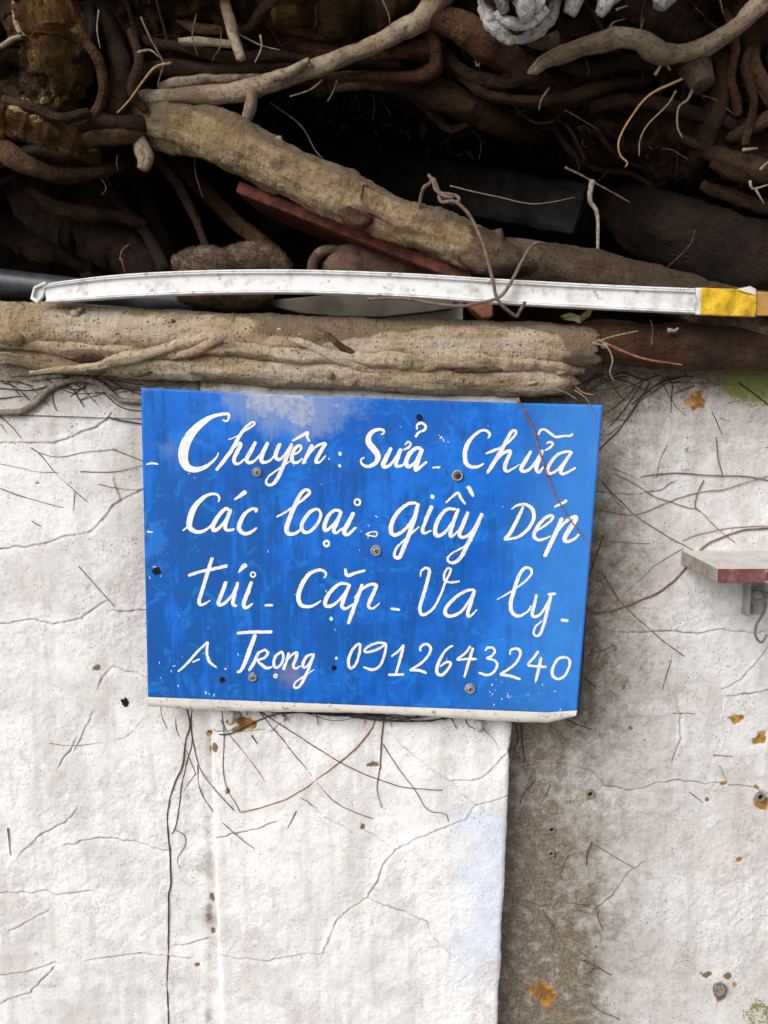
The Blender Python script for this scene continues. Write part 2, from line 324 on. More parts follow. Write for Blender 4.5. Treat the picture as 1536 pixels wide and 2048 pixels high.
def sign_mat():
    q = NT('blue_sign_paint', .45, .25); co = q.obj(); S = q.n('SeparateColor'); q.l(q.attr('ma', 'Color'), S.inputs[0])
    pale, brown, deep = S.outputs[0], S.outputs[1], S.outputs[2]
    n1 = q.noise(co, 9, 7, .65); n2 = q.noise(co, 60, 6, .7); st = q.noise(q.vmul(co, (60, 60, 7)), 1.0, 5, .65); sp_ = q.noise(co, 420, 3, .6)
    c = q.mix(q.ramp(n1, .40, .60), (.004,.100,.46), (.008,.150,.62))
    c = q.mix(q.ramp(q.math('ADD', st, q.math('MULTIPLY', deep, .2)), .50, .68, 0, .8), c, (.004,.075,.30))
    c = q.mix(q.math('MULTIPLY', q.ramp(n2, .48, .66), .6), c, (.008,.082,.32)); c = q.mix(q.ramp(q.noise(co, 24, 7, .7, .7), .54, .62, 0, .5), c, (.015,.205,.68)); c = q.mix(q.math('MULTIPLY', q.attr('ma', 'Alpha'), .6), c, (.055,.26,.70))  # alpha carries the painted sky sheen of the right side
    c = q.mix(q.math('MULTIPLY', q.ramp(sp_, .62, .72), .55), c, (.03,.055,.14))
    pm = q.ramp(q.math('ADD', pale, q.math('MULTIPLY', q.math('SUBTRACT', n2, .5), 1.1)), .25, .75)
    c = q.mix(q.math('MULTIPLY', q.math('MULTIPLY', pm, q.ramp(pale, 0, .25)), q.ramp(st, .3, .6, .35, .8)), c, (.19,.28,.50))
    pm2 = q.ramp(q.math('ADD', pale, q.math('MULTIPLY', q.math('SUBTRACT', q.noise(co, 38, 7, .72, .6), .5), 1.6)), .95, 1.12)
    c = q.mix(q.math('MULTIPLY', pm2, q.ramp(q.noise(co, 110, 5, .7), .35, .6, .25, .75)), c, (.40,.42,.46))
    bm = q.ramp(q.math('ADD', brown, q.math('MULTIPLY', q.math('SUBTRACT', n2, .5), .9)), .3, .8)
    c = q.mix(q.math('MULTIPLY', bm, .55), c, (.20,.20,.24))
    sc = q.voro(q.vmul(co, (170, 170, 170)), 1.0); fl = q.math('MULTIPLY', q.ramp(sc, .05, .10, 1, 0), q.ramp(q.noise(co, 14, 3), .50, .62))
    c = q.mix(q.math('MULTIPLY', fl, .8), c, (.6,.63,.68))
    r = q.ramp(n2, .3, .7, .34, .55)
    return q.out(c, q.bump(q.math('MULTIPLY_ADD', n2, .5, n1), .35, .0012), r)
M['sign'] = sign_mat()
def letter_mat():
    q = NT('white_brush_paint', .55, .35); tc = q.attr('tc'); co = q.obj()
    st = q.noise(q.vmul(tc, (60, 900, 1)), 1.0, 3, .6); n = q.noise(co, 90, 5, .7)
    c = q.mix(q.ramp(n, .45, .75), (.82,.81,.79), (.62,.61,.58))
    c = q.mix(q.ramp(st, .55, .64, 0, .75), c, (.30,.42,.66))
    return q.out(c, q.bump(st, .4, .0006))
M['letter'] = letter_mat()

# ------------------------------------------------------------------ setting: ground, soil behind the wall
def sheet(name, V, m, **kw):
    o = mesh(name, V, [list(range(len(V)))], m, None, False, **kw); return o
o = sheet('pavement', [(-40,-40,0), (40,-40,0), (40,6,0), (-40,6,0)], M['pave']); o['kind'] = 'structure'
nx, nz = 60, 60
X, Z = np.meshgrid(np.linspace(-1.9, 1.9, nx), np.linspace(1.4, 3.0, nz)); Y0 = np.full_like(X, .75)
Y0 += .06*fbm(np.stack([X*6, Y0, Z*6], -1), 3, 4)
o = mesh('soil_bank', np.stack([X, Y0, Z], -1).reshape(-1, 3), grid_faces(nz, nx), M['soil']); o['kind'] = 'structure'

# ------------------------------------------------------------------ plaster wall
WALL = thing('plaster_wall', 'cracked whitewashed plaster wall with a low pillar below the blue sign', 'wall')
YL, YP, YR = 0.0, -0.013, 0.045                   # left face, pillar face, recessed right face
def wall_y(px, py):
    return YP if (425 < px < 1005 and py > 1380) else (YL if px < 640 else YR)
CR_L = [[(-60,885),(25,885),(60,884),(110,885),(130,877),(160,866),(190,855),(210,840),(222,828)],
 [(-60,1110),(0,1098),(40,1094),(90,1085),(130,1072),(180,1062),(205,1040),(225,1010),(240,1000),(275,985),(300,970)],
 [(240,1000),(235,980),(228,955)], [(-40,1250),(0,1247),(70,1240),(110,1247),(160,1237),(210,1205)], [(225,1222),(260,1223),(290,1220)],
 [(195,1375),(200,1360),(225,1333),(250,1340),(295,1352)], [(-40,1788),(0,1785),(60,1786),(90,1780),(110,1790),(180,1780)],
 [(20,1860),(50,1845),(95,1820)], [(180,1920),(240,1910),(290,1905),(340,1912),(380,1915)], [(0,1950),(60,1940),(110,1925)],
 [(0,2005),(60,1985),(90,1955),(105,1935)], [(130,1690),(200,1675),(250,1680),(330,1700),(345,1700)], [(350,1890),(390,1885),(418,1875)],
 [(40,1710),(80,1670),(130,1645),(150,1620)], [(150,1500),(185,1425)], [(120,1530),(140,1500),(150,1480)]]
CR_P = [[(432,1911),(480,1918),(540,1920),(590,1910),(645,1905),(655,1880),(670,1845),(690,1820),(730,1795),(750,1765),(765,1725),(790,1695),(830,1675),(880,1655),(925,1635),(942,1610)],
 [(735,1798),(770,1810),(810,1825),(850,1840),(860,1870),(880,1890),(905,1910),(945,1945)], [(770,1465),(800,1495),(850,1540),(890,1560),(915,1590),(935,1605),(945,1615)],
 [(420,1680),(480,1665),(520,1655),(550,1642)], [(890,1560),(935,1562),(970,1545),(1000,1510)], [(945,1612),(1008,1590)], [(720,1655),(745,1670),(775,1695)],
 [(425,1462),(480,1463),(540,1460),(585,1430)], [(600,1595),(650,1635),(700,1665)]]
CR_R = [[(1030,1500),(1045,1525),(1060,1530),(1120,1528),(1165,1535),(1190,1548),(1210,1570),(1260,1580),(1300,1570),(1350,1560)],
 [(1345,1520),(1360,1480),(1358,1455),(1360,1430),(1355,1410)], [(1448,1375),(1450,1392),(1470,1393),(1500,1386),(1536,1378),(1600,1370)],
 [(1448,1375),(1480,1360),(1505,1335),(1520,1315),(1536,1290)], [(1448,1392),(1440,1440),(1440,1490),(1430,1520)],
 [(1235,1262),(1280,1267),(1340,1260),(1400,1265),(1440,1258),(1500,1264),(1540,1262)], [(1040,1800),(1080,1812),(1110,1810),(1115,1802),(1170,1810),(1190,1820),(1225,1790),(1255,1745),(1285,1725)],
 [(1440,1530),(1450,1555),(1452,1568),(1500,1573),(1536,1590)], [(1350,1560),(1400,1566),(1440,1566)], [(1110,1850),(1108,1915),(1112,1960)], [(1102,1640),(1105,1690),(1112,1740)],
 [(1200,1275),(1180,1310),(1230,1290)], [(1190,985),(1260,990),(1320,980),(1350,965)]]
CHIP = [(1475,1440,14,13),(1522,1476,16,21),(1447,1568,11,6),(1526,1605,16,18),(1092,1996,20,24),(1070,1985,18,20),(483,1450,24,15),(462,1445,14,8),(418,1467,7,7),(1010,1496,9,16),
 (1390,800,22,18),(392,1929,7,4),(1180,1597,9,7),(1488,1352,5,4),(1470,1970,5,5),(1480,2040,8,6),(1478,1718,6,5),(1515,1575,8,6)]
BROWN = [(1415,1950,16,9),(1452,1952,12,8),(427,1862,7,10),(424,1795,5,9),(741,1530,17,6),(722,1652,6,9),(1442,1985,12,16),(250,1404,11,9),(1437,1993,10,14),(1193,1895,6,6),
 (430,1496,9,12),(455,1582,6,9),(1414,1600,5,5),(1262,1457,5,5),(1247,1375,7,7),(77,865,2,2),(75,966,5,3),(142,965,4,5),(195,1335,10,9),(1230,1300,5,6),(1290,1480,5,4),(30,1180,6,4)]
def build_face(name, x0, x1, z0, z1, Yf, cracks, side=None, seed=0):
    """dense inside the view, coarse outside"""
    st = .0017
    xs = [np.arange(x0, max(x0, -.70), .06)] if x0 < -.70 else []
    a, b = max(x0, -.70), min(x1, .74); xs.append(np.arange(a, b, st)); xs.append(np.arange(b, x1, .06)) if x1 > b+.01 else None
    xs = np.unique(np.concatenate(xs+[[x1]])); zs = np.concatenate([np.arange(z0, .44, .06), np.arange(.44, z1, st), [z1]])
    X, Z = np.meshgrid(xs, zs); Yv = np.full_like(X, Yf); V = np.stack([X, Yv, Z], -1)
    px, py = to_px(V); n = lambda s, sd, o=4: fbm(np.stack([X*s, np.full_like(X, sd*1.7), Z*s], -1), sd+seed, o)
    crack = np.zeros_like(X); rel = np.zeros_like(X)
    wx, wy = n(60, 11, 3)*5, n(60, 12, 3)*5; wid = .9+.7*n(18, 13, 2)
    for cl in cracks:
        for (ax, ay), (bx, by) in zip(cl[:-1], cl[1:]):
            sel = (px > min(ax, bx)-16) & (px < max(ax, bx)+16) & (py > min(ay, by)-16) & (py < max(ay, by)+16)
            if not sel.any(): continue
            qx, qy = px[sel]+wx[sel], py[sel]+wy[sel]; dx, dy = bx-ax, by-ay
            t = np.clip(((qx-ax)*dx+(qy-ay)*dy)/(dx*dx+dy*dy+1e-9), 0, 1)
            d = np.hypot(qx-ax-t*dx, qy-ay-t*dy)
            crack[sel] = np.maximum(crack[sel], np.clip(1.25-d/(1.3*np.maximum(wid[sel], .35)), 0, 1)*np.clip(wid[sel]*1.15, .25, 1))
            side_ = np.sign((qx-ax)*dy-(qy-ay)*dx)
            rel[sel] += side_*np.exp(-(d/7)**2)*.00045
    crack *= np.clip(.72+.9*n(20, 14, 3), .12, 1)
    def blob(lst):
        m = np.zeros_like(X); w = n(95, 21, 3)*.75
        for cx, cy, rx, ry in lst:
            sel = (abs(px-cx) < rx*2.2) & (abs(py-cy) < ry*2.2)
            if sel.any(): m[sel] = np.maximum(m[sel], 1.0-np.hypot((px[sel]-cx)/rx, (py[sel]-cy)/ry)*.68+w[sel]*1.0)
        return np.clip(m, 0, 1)
    chip, brown = blob(CHIP), blob(BROWN)
    big, medn = n(6, 31, 4), n(22, 32, 4)
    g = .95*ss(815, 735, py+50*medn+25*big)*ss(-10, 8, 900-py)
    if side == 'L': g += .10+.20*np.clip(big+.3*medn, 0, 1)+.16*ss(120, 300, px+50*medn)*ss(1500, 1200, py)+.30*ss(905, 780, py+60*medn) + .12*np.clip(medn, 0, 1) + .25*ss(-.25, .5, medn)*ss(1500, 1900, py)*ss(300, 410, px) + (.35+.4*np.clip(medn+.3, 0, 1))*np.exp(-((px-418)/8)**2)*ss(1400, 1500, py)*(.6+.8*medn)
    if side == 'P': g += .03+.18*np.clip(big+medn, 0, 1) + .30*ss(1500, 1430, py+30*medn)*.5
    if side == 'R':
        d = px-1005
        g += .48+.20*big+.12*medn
        g += ss(290, 20, d+90*medn+50*big)*(.42+.50*ss(1500, 1950, py))  # grime by the pillar, deepened to paint in part of its shadow
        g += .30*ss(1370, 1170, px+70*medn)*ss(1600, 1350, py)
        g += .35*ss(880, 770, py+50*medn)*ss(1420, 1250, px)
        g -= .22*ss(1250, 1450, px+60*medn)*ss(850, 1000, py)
    moss = np.zeros_like(X); blue = np.zeros_like(X)
    if side == 'R':
        moss = np.clip(1.15-np.hypot((px-1500)/95, (py-765)/60), 0, 1) + .55*np.clip(1-np.hypot((px-1372)/14, (py-900)/80), 0, 1)
        moss += .5*np.clip(1.3-np.hypot((px-1530)/85, (py-2035)/60), 0, 1) + .22*np.exp(-((np.hypot((px-1530)/34, (py-1865)/52)-1+.25*medn)/.14)**2)
    if side == 'P': blue = ss(880, 950, px+55*medn+25*big)*ss(1590, 1660, py+45*medn)*ss(2020, 1880, py+90*medn)*np.clip(.95+.7*medn, .3, 1)
    relief = .0026*n(8, 41, 3)+.0017*n(34, 42, 3)+(.0008*n(115, 43, 2)+.0006*n(260, 44, 2))*(1-.8*blue)*np.clip(.55+1.5*n(6, 45, 3), .1, 1.35)
    depth = relief+rel*1.6-.0022*crack-.0012*(chip > .45)-.0009*(brown > .45)
    V[..., 1] = Yf-depth
    if side == 'P':                               # rounded, crumbled arrises returning to the wall behind
        el = np.maximum(X-x0, 0); er = np.maximum(x1-X, 0); wv = n(16, 51, 3)
        V[..., 1] += .011*np.exp(-el/.004); V[..., 1] += .010*np.exp(-er/(.0035+.002*wv))
        V[..., 0] += np.exp(-er/.012)*(.0045*wv+.0025*n(60, 52, 3))
        V[..., 0] += (X-x0)/(x1-x0)*.013*np.clip((Z-.5)/.52, 0, 1)
        V[:, -1, 1] = YR+.02; V[:, -2, 1] = YP+.016; V[:, 0, 1] = YL+.02
        V[:, -1, 0] = V[:, -3, 0]+.001; V[:, -2, 0] = V[:, -3, 0]+.0012
    V[-1, :, 1] += .08                            # top edge turns back on to the coping
    ma = np.stack([crack, chip, np.clip(g, 0, 1), np.ones_like(X)], -1).reshape(-1, 4)
    mb = np.stack([np.clip(moss, 0, 1), blue, brown, np.ones_like(X)], -1).reshape(-1, 4)
    return mesh(name, V.reshape(-1, 3), grid_faces(*X.shape), M['wall'], WALL, True, {'ma': ('FLOAT_COLOR', ma), 'mb': ('FLOAT_COLOR', mb)})
XPL, XPR = P(427, 1750, YP)[0], P(1006, 1750, YP)[0]
ZT = 1.60
build_face('left_face', -1.9, XPL+.004, 0, ZT, YL, CR_L, 'L', 0)
build_face('pillar', XPL, XPR, 0, ZT-.002, YP, CR_P, 'P', 3)
o = build_face('right_face', XPR-.01, 1.9, 0, ZT-.003, YR, CR_R, 'R', 5)
o['label'] = 'recessed grey-stained right part of the wall'
V, F = prism([(-1.9, .095, 0), (1.9, .095, 0), (1.9, .095, ZT-.006), (-1.9, .095, ZT-.006)], [(-1.9, .75, 0), (1.9, .75, 0), (1.9, .75, ZT-.006), (-1.9, .75, ZT-.006)])
mesh('wall_core', V, F, M['soil'], WALL, False)
# left face continues behind the sign as far as the recess
def ringobj(name, px, py, Y, ro, ri, dep, m, parent, seg=20):
    c = P(px, py, Y); k = K(py, Y); a = np.linspace(0, 2*math.pi, seg, endpoint=False)
    R = [(ro, 0.004), (ro*.97, -dep), (ro*.85, -dep-.0008), (ri*1.1, -dep-.0006), (ri, -dep+.0005), (ri*.95, .004)]
    V = [c+np.array([math.cos(t)*r*k*(1+.05*math.sin(3*t+px)), d, math.sin(t)*r*k]) for r, d in R for t in a]
    F = [[i*seg+j, i*seg+(j+1) % seg, (i+1)*seg+(j+1) % seg, (i+1)*seg+j] for i in range(len(R)-1) for j in range(seg)]
    F.append([(len(R)-1)*seg+j for j in range(seg)])
    return mesh(name, V, F, m, parent, True)
def discobj(name, px, py, Y, r, m, parent, jag=.12, seg=18, dep=.0004):
    c = P(px, py, Y); k = K(py, Y); V = [c+np.array([0, -dep, 0])]+[c+np.array([math.cos(t)*r*k*(1+jag*random.uniform(-1, 1)), -dep, math.sin(t)*r*k*(1+jag*random.uniform(-1, 1))]) for t in np.linspace(0, 2*math.pi, seg, endpoint=False)]
    V += [v+np.array([0, .003, 0]) for v in V[1:]]
    F = [[0, 1+i, 1+(i+1) % seg] for i in range(seg)]+[[1+i, 1+seg+i, 1+seg+(i+1) % seg, 1+(i+1) % seg] for i in range(seg)]
    return mesh(name, V, F, m, parent, False)
for px, py, r in [(1180,1587,9),(1520,1593,10),(1103,1658,8),(1102,1706,7)]:
    p = ringobj('wall_plug', px, py, YR-.001, r, r*.5, .003, M['plug'], WALL); discobj('plug_hole', px, py, YR-.0022, r*.5, M['slot'], p)
discobj('nail_hole', 250, 1404, YL-.002, 8, M['slot'], WALL, .35)
c0 = P(1439, 1978, YR-.004)
tube('pebble', [[*(c0+np.array([-.008, .003, 0])), .008], [*(c0+np.array([0, -.002, 0])), .0125], [*(c0+np.array([.008, .003, -.002])), .008]], M['thin_grey'], WALL, seg=14, step=.002, amp=.25, ns=120)
for px, py, dx in [(466,1432,-4),(958,1448,3)]:
    tube('nail', pxc([(px,py-22,YP+.004,6),(px+dx*.3,py-4,YP-.012,6.5),(px+dx,py+16,YP-.016,5.5)]), M['metal'], WALL, seg=10, step=.003, amp=.05, flat_end=True)

# ------------------------------------------------------------------ banyan tree: root mass, roots, rootlets
TREE = thing('banyan_tree', 'tangled brown and grey banyan roots growing over the top of the wall', 'tree')
lipx = [-700,-300,0,200,260,330,480,650,820,1000,1120,1250,1400,1536,1836,2300]
lipy = [330,335,350,345,300,235,185,165,160,215,260,300,330,380,410,400]
cols = np.linspace(-900, 2436, 460); prof = []
for px in cols:
    lp = np.interp(px, lipx, lipy); zl = P(px, lp, .12)[2]; x = (px-768)*.78e-3
    prof.append([(x, .76, 2.95), (x, .3, 2.85), (x, -.02, 2.62), (x, -.16, 2.42), (x, -.17, 2.28), (x, -.08, 2.16), (x, .02, 2.08), (x, .07, max(zl+.07, 2.0)), (x, .09, zl+.045), (x, .115, zl+.012), (x, .16, zl), (x, .28, zl+.02), (x, .45, zl+.05), (x, .62, zl+.04), (x, .78, zl+.0)])  # unseen forward bulge above the view, added to shade the upper roots
prof = np.array(prof); fine = np.stack([catmull(np.hstack([c, np.zeros((len(c), 1))]), 260)[:, :3] for c in prof])
fine[:, :, 0] = prof[:, :1, 0]
nn = fbm(fine*7, 61, 4)[..., None]*.045 + fbm(fine*np.array([14, 30, 30]), 62, 4)[..., None]*.028 + np.abs(fbm(fine*np.array([30, 60, 60]), 63, 3))[..., None]*.03
T1 = np.gradient(fine, axis=0); T2 = np.gradient(fine, axis=1); NN = np.cross(T1, T2); NN /= np.linalg.norm(NN, axis=-1)[..., None]+1e-9
sgn = np.sign(NN[:, 92, 1].mean()); NN *= -sgn
MASS = fine+NN*nn
mesh('root_mass', MASS.reshape(-1, 3), grid_faces(460, 260), M['mass'], TREE)
def root(L, m, label=None, **kw):
    kw.setdefault('seg', 16); kw.setdefault('fine', .05); kw.setdefault('step', .004); kw.setdefault('amp', .2); kw.setdefault('flute', .26); kw.setdefault('vary', .26); kw.setdefault('wob', .0028 if max(q[3] for q in L) > 7 else .0012); kw.setdefault('seed', int(abs(L[0][0]*7+L[0][1]*3)) % 997)
    return tube('root', pxc(L), M[m], TREE, label, **kw)
def blobz(px, py, lst): return sum(np.clip(1.25-np.hypot((px-a)/rx, (py-b)/ry), 0, 1) for a, b, rx, ry in lst)
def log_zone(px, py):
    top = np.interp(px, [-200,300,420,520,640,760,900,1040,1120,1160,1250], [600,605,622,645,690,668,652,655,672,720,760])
    br = ss(12, -14, py-top)+ss(1090, 1160, px)*.8+blobz(px, py, [(430,690,60,10),(180,705,80,10),(560,660,60,16)])+.5*ss(765, 785, py-px*.02+10)  # browner along the top, right end and lower rim, plus brown strips
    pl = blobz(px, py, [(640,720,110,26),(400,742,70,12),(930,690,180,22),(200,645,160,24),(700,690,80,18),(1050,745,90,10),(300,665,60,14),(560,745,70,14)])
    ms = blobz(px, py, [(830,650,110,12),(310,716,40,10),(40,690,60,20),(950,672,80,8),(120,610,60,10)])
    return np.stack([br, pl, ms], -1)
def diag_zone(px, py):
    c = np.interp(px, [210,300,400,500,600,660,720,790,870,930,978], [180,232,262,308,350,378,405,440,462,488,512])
    br = ss(-14, -44, py-c+6)*.9+blobz(px, py, [(320,225,40,30),(715,425,46,20),(960,505,34,40),(560,330,26,14),(860,440,40,14)])  # upper-edge brown is painted shade on the root's top, plus brown spots
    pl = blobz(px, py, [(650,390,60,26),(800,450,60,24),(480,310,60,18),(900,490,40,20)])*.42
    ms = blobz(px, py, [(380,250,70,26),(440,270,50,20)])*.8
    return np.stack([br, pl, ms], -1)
def burl_zone(px, py): 
    z = blobz(px, py, [(25,130,26,16),(55,160,22,22),(95,180,20,22),(115,196,26,12),(160,186,26,12),(192,118,10,22),(180,65,10,22),(60,215,60,30)]); return np.stack([z*0, z, z*0], -1)
# the two long pale roots lying along the wall head
big = dict(seg=72, step=.003, amp=.15, ns=17, fine=.035, flute=.12, vary=.03, wob=.0005)
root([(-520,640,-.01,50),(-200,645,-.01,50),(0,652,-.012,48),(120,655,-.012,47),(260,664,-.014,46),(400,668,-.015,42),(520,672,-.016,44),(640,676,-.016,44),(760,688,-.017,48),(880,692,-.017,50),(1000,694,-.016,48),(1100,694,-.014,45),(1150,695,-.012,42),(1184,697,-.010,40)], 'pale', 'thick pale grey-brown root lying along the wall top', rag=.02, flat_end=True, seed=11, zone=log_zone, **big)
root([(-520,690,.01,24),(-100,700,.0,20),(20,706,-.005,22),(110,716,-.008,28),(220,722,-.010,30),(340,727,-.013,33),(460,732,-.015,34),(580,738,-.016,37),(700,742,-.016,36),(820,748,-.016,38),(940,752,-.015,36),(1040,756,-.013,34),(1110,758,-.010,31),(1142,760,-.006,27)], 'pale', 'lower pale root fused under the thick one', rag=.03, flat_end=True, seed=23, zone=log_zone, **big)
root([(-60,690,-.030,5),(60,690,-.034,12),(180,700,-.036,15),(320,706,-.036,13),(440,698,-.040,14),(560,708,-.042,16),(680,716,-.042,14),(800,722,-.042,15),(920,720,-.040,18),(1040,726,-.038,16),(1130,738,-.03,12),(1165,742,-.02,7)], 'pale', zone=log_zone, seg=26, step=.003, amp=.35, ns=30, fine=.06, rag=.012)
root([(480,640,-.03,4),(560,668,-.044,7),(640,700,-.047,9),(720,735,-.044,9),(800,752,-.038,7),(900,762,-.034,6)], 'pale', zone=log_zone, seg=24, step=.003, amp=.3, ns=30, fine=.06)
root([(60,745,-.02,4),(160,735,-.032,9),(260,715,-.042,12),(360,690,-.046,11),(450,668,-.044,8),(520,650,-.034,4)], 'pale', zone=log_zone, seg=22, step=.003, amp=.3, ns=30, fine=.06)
root([(1040,735,-.008,26),(1100,742,-.010,24),(1150,744,-.008,16)], 'grey', rag=.016, seed=77)
root([(1050,772,-.005,20),(1110,776,-.006,18),(1150,778,-.004,12)], 'rust', rag=.016, seed=78, flat_end=True)
root([(1120,688,.0,40),(1200,686,.004,44),(1290,690,.004,46),(1380,694,.002,46),(1460,696,.0,46),(1560,690,0,52),(1800,690,0,60),(2200,700,0,60)], 'brown', 'dark brown root continuing the pale one to the right', vary=.03, wob=.0008, flute=.15, seg=40, step=.004, amp=.14, ns=16, fine=.035)
root([(955,505,.012,34),(1080,527,.03,40),(1200,550,.035,42),(1330,582,.03,45),(1430,620,.02,52),(1520,650,.01,60),(1650,670,.0,70),(2000,680,.0,70)], 'grey', 'grey-brown root running right behind the white duct', vary=.04, wob=.0008, flute=.15, seg=40, step=.004, amp=.16, ns=18, fine=.035)
root([(1200,385,.36,26),(1260,420,.24,54),(1350,465,.15,74),(1480,515,.13,80),(1700,560,.12,85),(2100,600,.1,85)], 'dark', vary=.03, wob=.0008, flute=.2, seg=36, step=.005, amp=.14, fine=.035)
# lit diagonal root
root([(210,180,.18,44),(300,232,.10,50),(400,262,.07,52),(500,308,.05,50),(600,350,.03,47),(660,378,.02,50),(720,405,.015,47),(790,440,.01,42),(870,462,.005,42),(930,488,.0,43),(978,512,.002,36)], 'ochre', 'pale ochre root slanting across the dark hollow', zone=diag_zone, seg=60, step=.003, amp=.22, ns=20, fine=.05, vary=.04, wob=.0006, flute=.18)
root([(940,508,.01,30),(978,492,-.006,26),(1008,478,-.014,23)], 'grey', seg=26, flat_end=True, amp=.25)
root([(880,470,.02,30),(930,492,.0,38),(985,515,.0,40),(1040,520,.02,36),(1090,530,.04,28)], 'grey', seg=36, amp=.3, fine=.06)
root([(555,305,.03,9),(560,285,.03,8),(558,276,.03,7)], 'branch', seg=12, step=.003)
root([(690,425,-.01,18),(715,440,-.012,20),(740,432,-.01,14)], 'brown', seg=14, step=.003, amp=.3)
# ridges and knots on the long roots
root([(330,715,-.035,5),(380,705,-.042,10),(430,682,-.043,12),(480,660,-.040,9),(495,652,-.034,5)], 'pale', amp=.2, step=.003)
root([(636,655,-.040,7),(660,672,-.045,8),(690,698,-.045,9),(735,726,-.040,6),(765,730,-.036,3)], 'grey', amp=.2, step=.003)
root([(770,728,-.036,3),(830,735,-.042,8),(862,728,-.046,14),(892,712,-.044,9),(915,716,-.038,3)], 'pale', amp=.25, step=.003)
root([(850,745,-.038,4),(930,742,-.042,6),(1020,736,-.042,5),(1080,728,-.036,3)], 'grey', amp=.3, step=.003)
root([(120,712,-.02,10),(165,712,-.034,14),(205,716,-.034,13),(225,722,-.02,8)], 'brown', amp=.3, step=.003)
for (px, py, r) in [(150,625,9),(160,618,6),(545,700,5),(600,668,5),(345,640,5),(30,672,15),(700,765,9),(660,750,7),(1105,664,4),(955,700,6),(1210,690,6)]:
    root([(px-r,py,-.038,r*.5),(px,py+2,-.046,r*.9),(px+r,py,-.038,r*.5)], 'branch' if r < 12 else 'ochre', seg=12, step=.002, amp=.35, ns=120)
for k in range(26):
    a = rng.uniform(-40, 1150); t = rng.uniform(-1, 1); up = rng.random() < .55; y = (660+a*.03+t*34) if up else (724+a*.03+t*24); L = rng.uniform(10, 60)
    Yk = -.014-(.036 if up else .028)*math.sqrt(max(0, 1-t*t*.85)); r = rng.uniform(2, 5)
    root([(a, y, Yk+.004, r*.4), (a+L*.4, y+rng.uniform(-4, 5), Yk+.001, r), (a+L, y+rng.uniform(-7, 8), Yk+.004, r*.4)], rng.choice(['pale', 'pale', 'grey', 'branch']), step=.002, amp=.5, ns=90, seg=10, seed=700+k)
# upper branches
root([(180,205,.09,10),(270,197,.06,14),(380,190,.045,15),(480,181,.04,17),(560,160,.03,17),(650,130,.02,16),(740,95,.01,17),(800,62,.0,18),(845,34,-.01,22),(870,0,-.01,26),(900,-60,-.02,36)], 'branch', 'pale slender branch rising to the right under the root mass', seg=20, step=.004, amp=.14, fine=.035)
root([(840,30,-.005,22),(910,48,.0,32),(970,90,.02,30),(1030,128,.05,26),(1090,170,.09,22),(1180,210,.14,20)], 'rust', seg=24)
root([(320,175,.055,8),(370,164,.05,12),(440,158,.05,13),(520,152,.06,11),(600,148,.07,10)], 'branch', seg=16)
root([(548,157,.02,8),(580,142,.01,9),(618,121,.0,7)], 'branch', seg=12, flat_end=True)
root([(330,-10,.1,24),(420,35,.09,20),(480,55,.075,19),(560,82,.07,19),(650,102,.07,17),(760,100,.07,17),(880,98,.07,18)], 'rust', seg=20)
root([(520,30,.07,12),(600,60,.07,9),(680,85,.06,8),(730,95,.06,6)], 'brown')
root([(850,45,.01,14),(864,80,.015,13),(870,115,.02,13),(862,140,.03,16),(830,152,.04,12),(740,153,.05,12),(640,155,.055,13),(520,160,.06,13),(400,168,.07,13)], 'rust', seg=18)
root([(420,-60,.05,90),(560,-40,.05,100),(700,-40,.05,105),(840,-40,.06,95),(960,-30,.08,80)], 'crusty', seg=48, step=.005, amp=.12, ns=10, fine=.045)
root([(1005,150,.05,5),(1060,145,.045,8),(1092,120,.03,11),(1130,108,.02,15),(1180,90,.01,17),(1230,79,.0,17),(1278,82,-.005,17),(1322,106,-.005,19),(1380,104,-.005,18),(1440,76,-.01,18),(1490,42,-.02,17),(1540,-15,-.03,20),(1600,-90,-.05,24)], 'branch', 'pale wavy branch at the upper right', seg=22, step=.0035, amp=.2, ns=26, fine=.045)
root([(1375,105,.02,26),(1392,140,.01,30),(1405,172,.0,26)], 'grey', seg=22, amp=.3, flat_end=True)
root([(1035,60,-.01,14),(1075,85,-.015,13),(1118,74,-.02,11)], 'grey', seg=16, amp=.2, flat_end=True)
root([(1040,-150,-.16,80),(1036,-60,-.13,72),(1042,10,-.10,60),(1046,42,-.08,44),(1050,58,-.03,22)], 'brown', 'whitish crusted knob of the trunk at the top edge', seg=56, step=.003, amp=.45, ns=45, fine=.16)
for L in ([(1000,-190,-.14,20),(1000,-100,-.15,18),(1000,-40,-.15,16),(1004,-5,-.148,17),(1012,22,-.14,12)], [(1040,-190,-.14,24),(1040,-100,-.155,22),(1040,-40,-.155,20),(1044,-5,-.152,22),(1050,18,-.148,18),(1052,40,-.135,10)], [(1085,-190,-.14,20),(1085,-100,-.15,17),(1085,-40,-.15,15),(1080,0,-.148,16),(1074,24,-.14,11)], [(990,30,-.13,9),(1015,44,-.135,12),(1045,50,-.13,10),(1070,38,-.135,11),(1090,14,-.14,9)]):
    root(L, 'lichen', seg=20, amp=.5, ns=60, fine=.15, step=.002)
root([(966,-20,-.08,12),(975,25,-.09,15),(1000,56,-.095,16),(1045,70,-.095,14),(1085,52,-.1,16),(1108,18,-.09,15),(1112,-30,-.08,12)], 'lichen', seg=24, amp=.6, ns=60, fine=.2, step=.002)
root([(1190,-200,-.13,34),(1175,-120,-.13,28),(1165,-60,-.12,22),(1152,-10,-.11,20),(1138,30,-.10,13)], 'lichen', seg=18, amp=.25, flat_end=True, step=.004)
root([(1290,-200,-.13,34),(1270,-110,-.12,28),(1250,-40,-.1,20),(1215,-2,-.1,15),(1198,28,-.09,8)], 'lichen', seg=16, amp=.4, step=.004)
